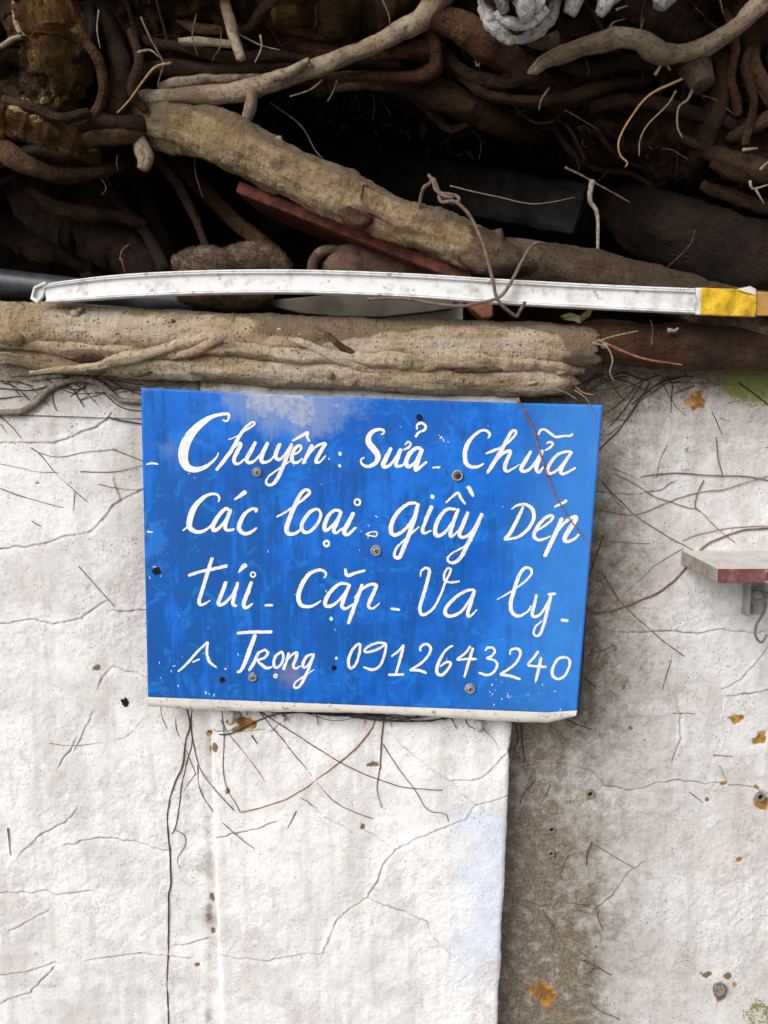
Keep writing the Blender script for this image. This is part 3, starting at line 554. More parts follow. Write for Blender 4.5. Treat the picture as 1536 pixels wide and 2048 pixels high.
root([(1350,-200,-.13,50),(1345,-120,-.13,46),(1340,-60,-.12,40),(1330,-12,-.11,26),(1318,16,-.10,12)], 'lichen', seg=20, amp=.4, step=.004)
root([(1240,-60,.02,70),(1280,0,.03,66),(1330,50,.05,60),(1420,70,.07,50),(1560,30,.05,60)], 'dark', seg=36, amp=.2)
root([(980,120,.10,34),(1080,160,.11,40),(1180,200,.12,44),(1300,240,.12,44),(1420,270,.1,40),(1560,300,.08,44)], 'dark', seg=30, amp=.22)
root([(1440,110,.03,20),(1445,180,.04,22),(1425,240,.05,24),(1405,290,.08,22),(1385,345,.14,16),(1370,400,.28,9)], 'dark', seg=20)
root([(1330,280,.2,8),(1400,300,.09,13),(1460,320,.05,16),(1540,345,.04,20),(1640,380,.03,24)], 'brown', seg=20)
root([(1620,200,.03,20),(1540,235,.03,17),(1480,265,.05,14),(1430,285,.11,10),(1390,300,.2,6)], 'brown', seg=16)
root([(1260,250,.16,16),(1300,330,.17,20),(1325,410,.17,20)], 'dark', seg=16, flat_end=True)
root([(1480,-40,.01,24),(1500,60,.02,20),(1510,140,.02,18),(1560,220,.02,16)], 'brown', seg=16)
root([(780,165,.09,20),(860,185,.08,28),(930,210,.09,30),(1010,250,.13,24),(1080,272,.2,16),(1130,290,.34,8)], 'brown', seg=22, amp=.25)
# left burls
root([(60,-90,.03,110),(95,10,.02,80),(118,90,.025,74),(115,160,.04,66),(90,220,.07,52)], 'crusty', 'lumpy burl with ochre crust at the upper left', zone=burl_zone, seg=64, step=.003, amp=.42, ns=24, fine=.14)
root([(-160,215,.05,80),(-20,240,.03,74),(70,262,.035,60),(140,290,.06,46),(180,315,.10,30)], 'crusty', zone=burl_zone, seg=60, step=.003, amp=.42, ns=24, fine=.14)
root([(-160,270,.0,24),(-20,292,-.005,22),(40,322,.0,20),(95,345,.02,18),(160,350,.06,14),(230,335,.12,10),(280,310,.22,6)], 'brown', seg=18, amp=.15)
root([(265,255,.08,11),(280,290,.07,14),(290,320,.065,15),(288,338,.065,12)], 'branch', seg=16, amp=.2)
root([(190,-30,.03,22),(215,50,.03,22),(238,120,.03,22),(240,180,.04,22),(232,225,.05,18)], 'dark', seg=20)
root([(120,262,.05,14),(190,240,.04,20),(250,248,.05,19),(305,246,.09,16),(360,240,.18,10)], 'dark', seg=18)
root([(130,290,.05,12),(200,275,.045,17),(260,270,.06,16),(310,270,.11,13),(360,270,.2,8)], 'brown', seg=18)
root([(260,-30,.04,26),(310,40,.05,24),(330,90,.06,20),(380,130,.07,18),(470,140,.07,16)], 'dark', seg=20)
root([(440,-30,.0,14),(455,30,-.005,13),(470,75,-.005,11),(480,118,.0,10)], 'branch', seg=16, amp=.22)
root([(358,82,.02,5),(400,82,.015,7),(465,88,.015,6)], 'branch', seg=12)
root([(502,182,.03,9),(500,215,.035,11),(490,250,.05,9)], 'branch', seg=14)
root([(170,-20,.02,14),(180,60,.0,16),(150,110,.0,14),(80,125,.01,10)], 'dark', seg=16)
root([(30,-20,.0,5),(32,35,-.01,6),(40,60,-.01,6),(55,74,-.005,5)], 'branch', seg=10); root([(-30,100,.0,5),(0,92,-.01,5),(25,78,-.01,5),(55,73,-.005,5)], 'branch', seg=10)
for L, m in [([(240,150,.05,12),(340,135,.045,15),(450,140,.05,14),(560,132,.06,13),(680,125,.07,12),(800,128,.08,12)], 'dark'), ([(290,80,.04,10),(380,100,.04,12),(470,118,.045,12),(560,112,.05,11),(640,118,.06,9)], 'brown'),
 ([(500,20,.05,14),(560,50,.04,13),(640,72,.045,10),(700,78,.05,8)], 'rust'), ([(330,10,.03,9),(380,50,.02,11),(430,60,.02,9),(500,48,.03,8)], 'brown'), ([(890,110,.04,12),(940,150,.04,14),(1010,165,.045,13),(1080,150,.05,10)], 'dark'),
 ([(900,130,.05,8),(960,180,.05,10),(1040,200,.06,12),(1130,195,.06,12),(1220,170,.06,11),(1300,160,.06,9)], 'brown'), ([(1120,130,.04,10),(1180,140,.04,12),(1250,125,.04,12),(1320,135,.05,9)], 'dark'), ([(1180,215,.07,12),(1260,200,.06,14),(1350,215,.05,14),(1430,240,.05,12),(1520,255,.05,12)], 'dark'),
 ([(1450,20,.01,9),(1470,90,.01,10),(1462,160,.02,9),(1480,230,.03,8)], 'rust'), ([(1500,90,.01,8),(1490,140,.01,9),(1505,210,.02,8),(1490,290,.03,7)], 'brown'), ([(1420,330,.06,10),(1480,350,.05,13),(1550,352,.05,13)], 'brown'), ([(1400,370,.1,10),(1470,395,.09,14),(1560,420,.08,16)], 'dark'),
 ([(10,200,.0,8),(60,215,-.01,10),(120,235,.0,10),(180,225,.02,8)], 'brown'), ([(0,330,.03,10),(60,300,.0,12),(120,310,.02,10),(170,300,.05,7)], 'dark'), ([(150,10,.0,8),(165,70,-.01,9),(200,130,.0,9),(205,190,.02,8),(180,240,.03,7)], 'rust'), ([(260,60,.03,7),(280,120,.02,8),(265,180,.03,9),(290,220,.05,7)], 'brown'), ([(60,380,.12,12),(130,420,.11,15),(220,430,.12,13),(290,450,.15,8)], 'dark'), ([(300,300,.14,8),(360,380,.14,9),(400,460,.13,9),(420,520,.12,7)], 'dark')]:
    root(L, m, seg=18, step=.004, amp=.25, fine=.07)
# roots deep in the hollow
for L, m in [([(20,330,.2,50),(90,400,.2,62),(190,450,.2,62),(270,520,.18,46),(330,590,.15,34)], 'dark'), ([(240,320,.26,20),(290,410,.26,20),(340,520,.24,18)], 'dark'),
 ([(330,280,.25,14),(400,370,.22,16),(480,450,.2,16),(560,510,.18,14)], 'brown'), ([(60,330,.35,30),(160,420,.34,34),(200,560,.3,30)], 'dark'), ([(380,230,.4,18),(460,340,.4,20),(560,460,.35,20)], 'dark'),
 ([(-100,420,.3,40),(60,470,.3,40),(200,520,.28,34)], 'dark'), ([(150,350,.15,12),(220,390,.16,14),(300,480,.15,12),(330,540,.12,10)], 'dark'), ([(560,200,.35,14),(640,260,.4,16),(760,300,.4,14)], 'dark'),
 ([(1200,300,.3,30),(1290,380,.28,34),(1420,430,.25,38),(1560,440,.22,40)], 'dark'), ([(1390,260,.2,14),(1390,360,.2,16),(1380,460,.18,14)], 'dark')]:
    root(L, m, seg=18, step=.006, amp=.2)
# filling roots that follow the surface of the mass
def mass_pt(ci, pj): 
    i = int(np.clip(ci*1.533, 0, 459)); j = int(np.clip(pj*1.53, 0, 259)); return MASS[i, j], NN[i, j]
for k in range(150):
    ci = rng.uniform(40, 260); pj = rng.uniform(62, 125); a = rng.uniform(-.55, .55)+(math.pi if rng.random() < .5 else 0)
    if rng.random() < .3: a += math.pi/2
    n = rng.integers(5, 11); r0 = rng.choice([.003, .004, .006, .008, .012, .016], p=[.27, .26, .2, .14, .08, .05]); C = []
    for q in range(n):
        p, nr = mass_pt(ci, pj); r = r0*(1-.55*q/n); C.append([*(p+nr*(r*.6+.004*rng.uniform(-.5, 2))), r])
        ci += math.cos(a)*5.5; pj += math.sin(a)*5.5; a += rng.uniform(-.45, .45)
        if pj > 130 or pj < 50: break
    if len(C) > 3: tube('root', C, M[rng.choice(['dark', 'dark', 'brown', 'brown', 'rust', 'grey'])], TREE, seg=12, step=.004, amp=.22, fine=.06, flute=.3, vary=.3, wob=.002, seed=300+k)
# thin hanging rootlets, photographed one by one
def rootlet(pts, Y, r, m='thin_brown', taper=.5, **kw):
    n = len(pts); L = []
    for i, p in enumerate(pts):
        y = p[2] if len(p) > 2 else (Y if Y is not None else wall_y(*p[:2])-r*.6*.00078-.0006)
        L.append((p[0], p[1], y, r*(1-(1-taper)*i/max(n-1, 1))))
    kw.setdefault('seed', int(pts[0][0]*3+pts[0][1]) % 991)
    return tube('rootlet', pxc(L), M[m], TREE, seg=6, step=.005, amp=.15, ns=200, wob=kw.pop('wob', .0006), **kw)
for pts, Y, r, m in [
 ([(1365,158),(1300,190),(1262,235),(1238,280),(1240,310),(1255,325),(1250,334)], .0, 2.8, 'thin_tan'), ([(1352,182),(1335,210),(1295,250),(1280,280),(1279,312)], .0, 2.2, 'thin_pale'),
 ([(1385,180),(1375,200),(1357,215),(1355,255),(1365,275)], .0, 3.2, 'thin_grey'), ([(342,126),(310,135),(285,165),(255,205),(235,226)], .0, 3, 'thin_tan'),
 ([(282,35),(300,75),(320,110),(326,130),(315,170)], .0, 2.6, 'thin_brown'), ([(198,20),(194,60),(200,97)], -.01, 2, 'thin_grey'), ([(540,205),(600,250),(630,300),(645,316)], .1, 2, 'thin_grey'),
 ([(645,160),(620,180),(580,193)], .03, 2.4, 'thin_grey'), ([(676,155),(665,185),(655,203)], .05, 2.2, 'thin_grey'), ([(730,160),(748,200),(745,240)], .15, 1.6, 'thin_brown'), ([(765,0),(778,30),(780,55)], -.02, 2, 'thin_brown'),
 ([(725,368),(722,395),(735,420),(755,432),(790,455),(812,495)], -.02, 3, 'thin_brown'), ([(735,372),(725,368),(722,385)], -.02, 3, 'thin_brown'), ([(1185,360),(1180,400),(1195,430),(1195,515)], .06, 6, 'thin_grey'),
 ([(1130,335),(1180,360),(1260,405)], .08, 2.6, 'thin_brown'), ([(900,372),(1000,395),(1070,408),(1150,395)], .07, 1.6, 'thin_pale'), ([(1390,462),(1380,490),(1340,530),(1322,545)], .05, 2.5, 'thin_dark'),
 ([(1310,150),(1325,125),(1330,118)], .0, 3.5, 'thin_grey'), ([(1340,140),(1330,120)], .0, 3, 'thin_grey'), ([(1215,75),(1222,50),(1232,42),(1250,38)], .0, 2.4, 'thin_grey'), ([(1165,90),(1185,88),(1195,72)], .0, 3, 'thin_pale'),
 ([(1232,20),(1255,12)], -.01, 3, 'thin_pale'), ([(1440,0),(1447,30)], -.03, 2.4, 'thin_brown'), ([(1485,300),(1515,297)], .02, 4, 'thin_grey'), ([(1520,340),(1536,325),(1560,310)], .01, 3.5, 'thin_pale'), ([(1500,362),(1505,378),(1536,370)], .01, 3.5, 'thin_pale'), ([(1512,380),(1528,408)], .01, 2.5, 'thin_pale'),
 ([(195,350),(208,365),(212,378),(203,390)], .1, 2, 'thin_grey'), ([(235,310),(233,325),(236,340)], .08, 1.8, 'thin_grey'), ([(390,300),(390,340),(405,395)], .12, 1.8, 'thin_brown'), ([(240,520),(245,500),(260,488)], .1, 2.2, 'thin_red'), ([(242,515),(250,545)], .1, 2, 'thin_red'),
 ([(1000,95),(960,60)], .03, 2, 'thin_pale'), ([(1098,176),(1082,200),(1078,220)], .03, 2.5, 'thin_grey'), ([(1130,220),(1165,240),(1200,262)], .06, 1.6, 'thin_brown'), ([(520,70),(523,95),(510,125)], .0, 2.5, 'thin_grey'), ([(470,65),(520,90),(560,100)], .01, 2, 'thin_grey'),
 ([(395,20),(385,70),(395,110)], .0, 2, 'thin_brown'), ([(275,105),(300,100),(320,115)], .0, 3, 'thin_grey'), ([(960,120),(955,135),(950,120)], .03, 3, 'thin_grey'), ([(1280,60),(1290,30),(1300,0)], .0, 2.5, 'thin_brown'), ([(1400,190),(1430,200),(1470,230)], .03, 2, 'thin_brown'),
 ([(1035,795),(1050,825),(1068,862),(1080,905),(1095,950),(1110,990),(1125,1015),(1145,1045),(1165,1070),(1182,1097)], -.0455, 1.9, 'thin_red'),
 ([(1100,775),(1130,785),(1155,800)], -.04, 1.5, 'thin_pale'), ([(1150,780),(1175,800),(1190,840)], -.046, 1.2, 'thin_grey'), ([(1148,770),(1165,785),(1190,790)], -.02, 2.3, 'thin_tan'),
 ([(1190,684),(1230,672),(1275,662)], -.045, 2.5, 'thin_grey'), ([(1185,686),(1215,695),(1225,720),(1220,745),(1228,762)], -.05, 2.2, 'thin_pale'), ([(1195,680),(1240,700),(1290,718),(1365,730)], -.045, 3.6, 'thin_red'),
 ([(1335,660),(1350,662),(1356,656)], -.04, 5, 'thin_grey'), ([(1303,690),(1305,655),(1300,640)], -.04, 1.2, 'thin_brown')]:
    rootlet(pts, Y, r, m)
WL = [  # on the wall
 ([(-60,835),(0,825),(40,823),(70,808),(95,782),(125,766),(160,758),(195,765),(220,785),(240,800),(262,803),(290,803)], 8, 'thin_grey', .85),
 ([(0,833),(25,855),(42,876)],1.5,'thin_brown',.6), ([(0,847),(8,858),(16,870)],1.2,'thin_brown',.6), ([(60,895),(80,910),(110,945),(140,973),(175,1005)],1.6,'thin_brown',.6), ([(0,928),(45,936),(70,943),(130,946)],1,'thin_brown',.6),
 ([(0,977),(50,995),(80,1003),(127,1015)],1.3,'thin_brown',.6), ([(78,905),(115,914),(170,904),(232,898)],1.3,'thin_grey',.6), ([(225,898),(250,908),(285,922)],1.3,'thin_brown',.8), ([(160,943),(230,942),(285,930)],1.2,'thin_brown',.8),
 ([(195,968),(235,976),(285,979)],1.1,'thin_brown',.6), ([(155,1132),(190,1170),(228,1213)],1.4,'thin_grey',.8), ([(40,830),(120,833),(215,836),(285,837)],1.2,'thin_dark',.8), ([(215,835),(250,842),(285,848)],2.4,'thin_dark',.8),
 ([(108,780),(105,800),(113,822)],1.6,'thin_brown',.8), ([(-20,800),(20,795),(42,791)],2,'thin_dark',.5), ([(64,1042),(84,1054)],1.3,'thin_brown',.7), ([(150,985),(147,1020)],1,'thin_brown',.7), ([(160,800),(185,793),(210,786)],1.4,'thin_brown',.6),
 ([(-20,775),(60,780),(120,766),(200,758),(285,770)],1.6,'thin_dark',.8), ([(115,775),(140,745),(150,735)],1.6,'thin_dark',.8), ([(190,755),(230,775),(285,780)],2,'thin_dark',.8), ([(205,785),(245,815),(285,822)],1.6,'thin_dark',.8), ([(100,1485),(130,1490),(170,1490),(225,1480),(255,1470),(292,1430)],1.2,'thin_grey',.6), ([(16,1655),(20,1710)],2.2,'thin_grey',.4),
 ([(1280,955),(1310,949),(1370,946),(1400,950),(1450,951),(1490,953),(1545,963)],2,'thin_grey',.9), ([(1228,945),(1270,968),(1310,993),(1340,1003),(1375,1015),(1400,1022),(1440,1062),(1470,1085)],2,'thin_grey',.6),
 ([(1180,1011),(1205,1018),(1225,1025),(1270,1028),(1310,1015),(1350,998),(1400,985),(1450,978),(1500,962),(1545,950)],2,'thin_grey',.7), ([(1205,962),(1230,990),(1265,1025),(1300,1050),(1350,1080),(1390,1102)],2,'thin_grey',.8), ([(1207,966),(1230,1000),(1250,1018)],1.3,'thin_grey',.7),
 ([(1408,960),(1395,985),(1390,1013),(1402,1024)],1.7,'thin_brown',.8), ([(1335,890),(1320,920),(1313,955)],1.3,'thin_brown',.8), ([(1433,875),(1437,915),(1446,950)],1.5,'thin_brown',.8), ([(1423,820),(1443,868)],1.3,'thin_brown',.8), ([(1225,935),(1260,950),(1280,960)],1.2,'thin_grey',.6),
 ([(1168,1212),(1178,1220),(1190,1226),(1220,1222),(1250,1213),(1310,1188),(1345,1165),(1372,1135),(1402,1098),(1435,1078),(1490,1060),(1560,1056)],3,'thin_brown',.9), ([(1205,1143),(1235,1195),(1250,1213),(1290,1250),(1330,1285),(1368,1312)],2,'thin_brown',.7),
 ([(1213,1222),(1240,1195),(1290,1150),(1310,1130),(1365,1097)],1.3,'thin_grey',.8), ([(1207,1070),(1195,1105),(1176,1160)],2.3,'thin_brown',.9), ([(1365,1082),(1400,1068),(1470,1055),(1545,1052)],1.2,'thin_grey',.8), ([(1220,1083),(1260,1085),(1300,1087)],1.2,'thin_grey',.7), ([(1248,1218),(1235,1240),(1228,1258)],1.1,'thin_grey',.7),
 ([(1300,765),(1265,820),(1235,862),(1196,902)],2.4,'thin_dark',.7), ([(1285,765),(1240,830),(1200,870)],1.6,'thin_dark',.7), ([(1272,772),(1235,810),(1204,832)],1.3,'thin_dark',.7), ([(1250,840),(1225,840),(1210,850)],1,'thin_dark',.6), ([(1240,850),(1220,868),(1205,870)],1,'thin_dark',.6),
 ([(1345,770),(1342,800),(1340,825)],1.5,'thin_dark',.6), ([(1325,768),(1350,810),(1372,832)],1.2,'thin_dark',.6), ([(1478,765),(1505,785),(1545,818)],2.2,'thin_dark',.8), ([(1400,823),(1430,815),(1480,800)],1.3,'thin_brown',.7), ([(1440,835),(1462,845)],1.2,'thin_brown',.7),
 ([(1162,1345),(1175,1360),(1192,1376)],1.6,'thin_brown',.8), ([(1132,1438),(1160,1452),(1183,1458)],1.8,'thin_brown',.8), ([(1342,1320),(1332,1350),(1325,1380)],1.3,'thin_brown',.6), ([(1320,1280),(1345,1295),(1368,1313)],1.5,'thin_brown',.5), ([(1345,1427),(1390,1428)],1.2,'thin_grey',.6), ([(1425,1510),(1465,1512)],1.6,'thin_grey',.6),
 ([(1100,1570),(1088,1595),(1078,1610)],1.2,'thin_brown',.6), ([(1137,1710),(1125,1735),(1120,1755)],1.3,'thin_brown',.6), ([(1184,1685),(1175,1705),(1172,1730)],2.2,'thin_brown',.7), ([(1186,1687),(1230,1715),(1270,1735)],1.6,'thin_grey',.7), ([(1192,1822),(1200,1845),(1207,1860)],2,'thin_brown',.6), ([(1160,1918),(1190,1932),(1222,1950)],2,'thin_brown',.7), ([(1188,1935),(1174,1950)],1.6,'thin_brown',.7), ([(1177,2005),(1200,2022),(1238,2040)],3,'thin_grey',.6), ([(1380,1585),(1405,1605)],1.6,'thin_brown',.6), ([(1085,1820),(1100,1845),(1118,1868)],2,'thin_brown',.5), ([(1155,1900),(1175,1915)],1.3,'thin_brown',.6),
 ([(1042,1440),(1045,1480),(1050,1525)],1.6,'thin_dark',.8), ([(1032,1445),(1036,1480),(1028,1500)],1.3,'thin_dark',.7), ([(1070,1560),(1045,1590),(1040,1610)],1.2,'thin_dark',.7),
 ([(320,1405),(325,1435),(335,1458)],1.3,'thin_brown',.8), ([(372,1405),(380,1450),(372,1480),(365,1530),(350,1565),(338,1605),(335,1650),(339,1700),(341,1760),(337,1800),(336,1880),(335,1960),(337,2048),(338,2150)],2.3,'thin_brown',.8),
 ([(386,1405),(382,1450),(383,1490),(375,1520),(365,1560),(358,1610),(352,1650),(343,1668)],1.9,'thin_brown',.7), ([(355,1405),(352,1450),(365,1485),(380,1520),(392,1548)],1.2,'thin_brown',.8), ([(383,1465),(392,1510),(405,1545),(430,1580),(468,1620)],1.7,'thin_brown',.7),
 ([(392,1545),(372,1575),(362,1595)],1.1,'thin_brown',.7), ([(350,1660),(368,1670),(370,1690),(355,1715),(360,1738)],1.1,'thin_brown',.6), ([(395,1530),(400,1575),(420,1615),(450,1650),(490,1685)],1.3,'thin_brown',.8), ([(488,1683),(508,1697)],1.2,'thin_tan',.7),
 ([(443,1415),(448,1470),(446,1540),(455,1580),(470,1605),(480,1625)],1.2,'thin_brown',.8), ([(440,1440),(460,1470),(500,1520),(530,1563)],1.2,'thin_grey',.7), ([(512,1415),(540,1450),(590,1510),(630,1560),(665,1600),(700,1620),(745,1638)],1.6,'thin_brown',.7),
 ([(520,1422),(580,1462),(640,1500),(700,1535),(760,1560),(810,1575),(885,1580)],1.6,'thin_brown',.7), ([(757,1428),(735,1470),(690,1515),(630,1562),(570,1600)],1.8,'thin_red',.9), ([(572,1599),(520,1615),(480,1625)],1.6,'thin_tan',.8), ([(770,1425),(763,1480),(760,1540)],2,'thin_brown',.9), ([(759,1535),(754,1580),(763,1615)],1.4,'thin_brown',.7),
 ([(765,1488),(800,1540),(830,1580),(855,1620),(890,1628),(896,1642)],1.2,'thin_brown',.8), ([(415,1462),(455,1468),(520,1440),(570,1425),(640,1425),(700,1432)],2,'thin_dark',.9), ([(930,1432),(935,1450),(950,1458)],1.4,'thin_dark',.8), ([(965,1455),(985,1475),(995,1490)],1.1,'thin_brown',.7),
 ([(503,1470),(515,1487)],1.8,'thin_dark',.6), ([(593,1622),(575,1655)],1.5,'thin_brown',.6), ([(605,1590),(625,1612)],1.4,'thin_dark',.5)]
for pts, r, m, tp in WL: rootlet(pts, None, r*(.7 if r < 4 else .9), m, tp, wob=.0014)
for k in range(16):      # dark mat of fine roots showing under the sign
    a = rng.uniform(470, 760); L = rng.uniform(80, 240); y = rng.uniform(1416, 1428)+(a-470)*.02
    rootlet([(a, y), (a+L*.35, y+rng.uniform(-2, 9)), (a+L*.7, y+rng.uniform(2, 16)), (min(a+L, 905), y+rng.uniform(-2, 10))], YP-.004-rng.uniform(0, .012), rng.uniform(.9, 2.3), 'thin_dark', .6)
for k in range(14):
    a = rng.uniform(430, 930); y = 1414+(a-470)*.03; dx = rng.uniform(-22, 22)
    rootlet([(a, y), (a+dx*.6, y+rng.uniform(5, 18)), (a+dx, y+rng.uniform(14, 36))], YP-.003, rng.uniform(.8, 1.5), rng.choice(['thin_dark', 'thin_brown']), .5)
for k in range(46):      # rootlets creeping down from the long roots
    a = rng.choice([rng.uniform(-20, 280), rng.uniform(1190, 1400)]); y = rng.uniform(742, 775); s = rng.choice([-1, 1]); L = rng.uniform(25, 110)
    rootlet([(a, y), (a+s*L*.4, y+rng.uniform(0, 16)), (a+s*L, y+rng.uniform(4, 55))], None, rng.uniform(.8, 2.0), rng.choice(['thin_dark', 'thin_dark', 'thin_brown']), .5, wob=.002)
for k in range(40):      # short hairs out of the root mass
    i, j = rng.integers(77, 383), rng.integers(98, 187); p, nr = MASS[i, j], NN[i, j]; C = [[*p, .0012]]; d = nr*.5+rng.normal(0, .5, 3)*np.array([1, .3, .5])+np.array([0, 0, -.5])
    for q in range(4):
        d = d/np.linalg.norm(d); p = p+d*rng.uniform(.006, .02); d = d+rng.normal(0, .35, 3); C.append([*p, .0011-.0002*q])
    tube('rootlet', C, M[rng.choice(['thin_brown', 'thin_brown', 'thin_dark', 'thin_dark'])], TREE, seg=5, step=.004, amp=0, seed=500+k)

def hairs(name, n, r0, m, jr=(95, 195), ln=(5, 12), st=(.004, .011)):
    Vh, Fh = [], []
    for k in range(n):
        i, j = rng.integers(70, 390), rng.integers(*jr); p = MASS[i, j]+NN[i, j]*.002; d = rng.normal(0, 1, 3); nr = NN[i, j]; d -= nr*d.dot(nr)*.9; r = r0*rng.uniform(.5, 1.6); o = len(Vh); m_ = rng.integers(*ln); sl = rng.uniform(*st)
        for q in range(m_):
            d = d/np.linalg.norm(d)+rng.normal(0, .28, 3)+np.array([0, -.01, -.06]); d /= np.linalg.norm(d); a = np.cross(d, (0.3, 1, .2)); a /= np.linalg.norm(a); b = np.cross(d, a); rr = r*(1-.7*q/m_)
            Vh += [p+a*rr, p-a*.5*rr+b*.87*rr, p-a*.5*rr-b*.87*rr]; p = p+d*sl
            if q: e = o+3*q; Fh += [[e-3, e-2, e+1, e], [e-2, e-1, e+2, e+1], [e-1, e-3, e, e+2]]
    o = mesh(name, np.array(Vh), np.array(Fh), M[m], TREE, True); o['kind'] = 'stuff'
hairs('root_hairs', 700, .0009, 'thin_dark'); hairs('root_hairs', 420, .0011, 'thin_brown'); hairs('root_hairs', 40, .0007, 'thin_grey')
Vh, Fh = [], []
for k in range(1500):
    i, j = rng.integers(70, 390), rng.integers(92, 200); p = MASS[i, j]+NN[i, j]*rng.uniform(0, .006); r = rng.uniform(.0015, .006)*rng.choice([1, 1, 1, 1.8]); o = len(Vh)
    Vh += [p+r*rng.uniform(.5, 1.2)*np.array(v) for v in ((1,0,0), (-1,0,0), (0,1,0), (0,-1,0), (0,0,1), (0,0,-1))]
    Fh += [[o+a, o+b, o+c] for a, b, c in ((0,2,4), (2,1,4), (1,3,4), (3,0,4), (2,0,5), (1,2,5), (3,1,5), (0,3,5))]
o = mesh('soil_crumbs', np.array(Vh), np.array(Fh), M['mass'], TREE, False); o['kind'] = 'stuff'

# ------------------------------------------------------------------ things lying on the wall head
o = tube('black_pipe', pxc([(-520,520,.03,28),(-100,555,.04,28),(60,572,.045,27),(200,588,.05,26),(320,602,.055,24),(420,612,.06,22)]), M['blackp'], seg=28, amp=.0)
tag(o, 'black plastic pipe lying behind the left end of the white duct', 'pipe')
def slab(name, a, b, th, dep, m, label, cat, tilt=0.0, bv=.002):
    """slab whose top front edge runs a->b (px,py,Y); thickness th m, going back dep m"""
    A, B = P(*a), P(*b); d = (B-A)/np.linalg.norm(B-A); back = np.cross(np.array([0, 0, 1.0]), d); back = back if back[1] > 0 else -back
    back = back/np.linalg.norm(back)+np.array([0, 0, tilt]); up = np.cross(d, back); up = up/np.linalg.norm(up); up = up if up[2] > 0 else -up
    f = [A, B, B-up*th, A-up*th]; V, F = prism(f, [p+back*dep for p in f])
    o = mesh(name, V, F, m, None, False); bevel(o, bv); return tag(o, label, cat)
slab('red_board', (478,360,.075), (945,545,.012), .019, .14, M['redp'], 'faded red painted board wedged under the slanting root', 'board', -.05, .004)
slab('timber_beam', (560,262,.50), (1178,366,.21), .09, .12, M['stone'], 'dark squared beam lying deep in the hollow', 'beam', 0, .004)
bm_ = bpy.data.objects['timber_beam']; bm_.modifiers['bevel'].width = .012; sb = bm_.modifiers.new('split', 'SUBSURF'); sb.subdivision_type = 'SIMPLE'; sb.levels = sb.render_levels = 5
tx = bpy.data.textures.new('beam_wear', 'CLOUDS'); tx.noise_scale = .05; dm_ = bm_.modifiers.new('wear', 'DISPLACE'); dm_.texture = tx; dm_.texture_coords = 'GLOBAL'; dm_.strength = .022
def pxthing(name, pts, Y0, Y1, m, label, cat, dz=0.0, bv=.0015):
    V, F = px_prism(pts, Y0, Y1, dz); o = mesh(name, V, F, m, None, False); bevel(o, bv); return tag(o, label, cat)
pxthing('grey_plank', [(505,603),(700,586),(912,574),(905,617),(845,625),(760,634),(680,633),(600,626)], .025, .14, M['greyp'], 'dusty grey wedge-shaped plank between the white duct and the pale root', 'plank')
pxthing('white_board', [(740,615),(926,600),(926,645),(740,645)], .05, .06, M['whiteb'], 'thin off-white board behind the grey plank', 'board')
pxthing('clay_block', [(930,575),(988,578),(986,634),(966,637),(944,618)], .02, .07, M['terra'], 'chipped orange clay block just right of the grey plank', 'block', 0, .003)
POT = thing('rusty_pot', 'rusty brown pot with a loop handle behind the white duct', 'pot')
tube('pot_body', pxc([(676,560,.10,30),(690,538,.10,46),(760,545,.11,52),(850,560,.12,50),(900,575,.12,40)]), M['rusty'], POT, seg=30, amp=.04, step=.004)
tube('handle', pxc([(690,512,.085,9),(665,500,.08,10),(640,506,.08,11),(626,528,.08,11),(628,556,.08,11),(645,575,.085,11)]), M['rusty'], POT, seg=14, amp=.06, step=.003)
# rag: lumpy towelling roll plus pile
RAG = thing('floor_rag', 'crumpled brown towelling rag stuffed behind the white duct', 'rag')
fib = []
for nm, L, sd_ in [('fold', [(352,535,.03,20),(385,527,.025,26),(430,530,.02,30),(470,535,.03,24)], 1), ('fold', [(450,530,.035,26),(490,518,.03,30),(540,528,.035,30),(575,548,.04,20)], 2), ('fold', [(365,570,.02,30),(420,580,.012,36),(480,584,.015,34),(540,582,.03,26)], 3)]:
    V, F, caps, tc = tube_data(pxc(L), seg=40, step=.003, amp=.35, ns=45, seed=sd_)
    tube(nm, pxc(L), M['rag'], RAG, seg=40, step=.003, amp=.35, ns=45, seed=sd_)
    cen = V.reshape(-1, 3); ctr = np.array([P(*q[:3]) for q in L])
    idx = rng.choice(len(V)-2, 2600)
    for q in idx:
        p = V[q]; d = p-ctr[np.argmin(np.linalg.norm(ctr-p, axis=1))]; d = d/np.linalg.norm(d)+rng.normal(0, .6, 3); d /= np.linalg.norm(d)
        fib.append((p, d))
Vf, Ff = [], []
for p, d in fib:
    a = np.cross(d, rng.normal(0, 1, 3)); a /= np.linalg.norm(a); b = np.cross(d, a); L = rng.uniform(.0025, .006); w = .0006; o = len(Vf)
    Vf += [p+a*w, p-a*.5*w+b*.87*w, p-a*.5*w-b*.87*w, p+d*L]; Ff += [[o, o+1, o+3], [o+1, o+2, o+3], [o+2, o, o+3]]
o = mesh('pile', np.array(Vf), np.array(Ff), M['rag'], RAG, False); o['kind'] = 'stuff'
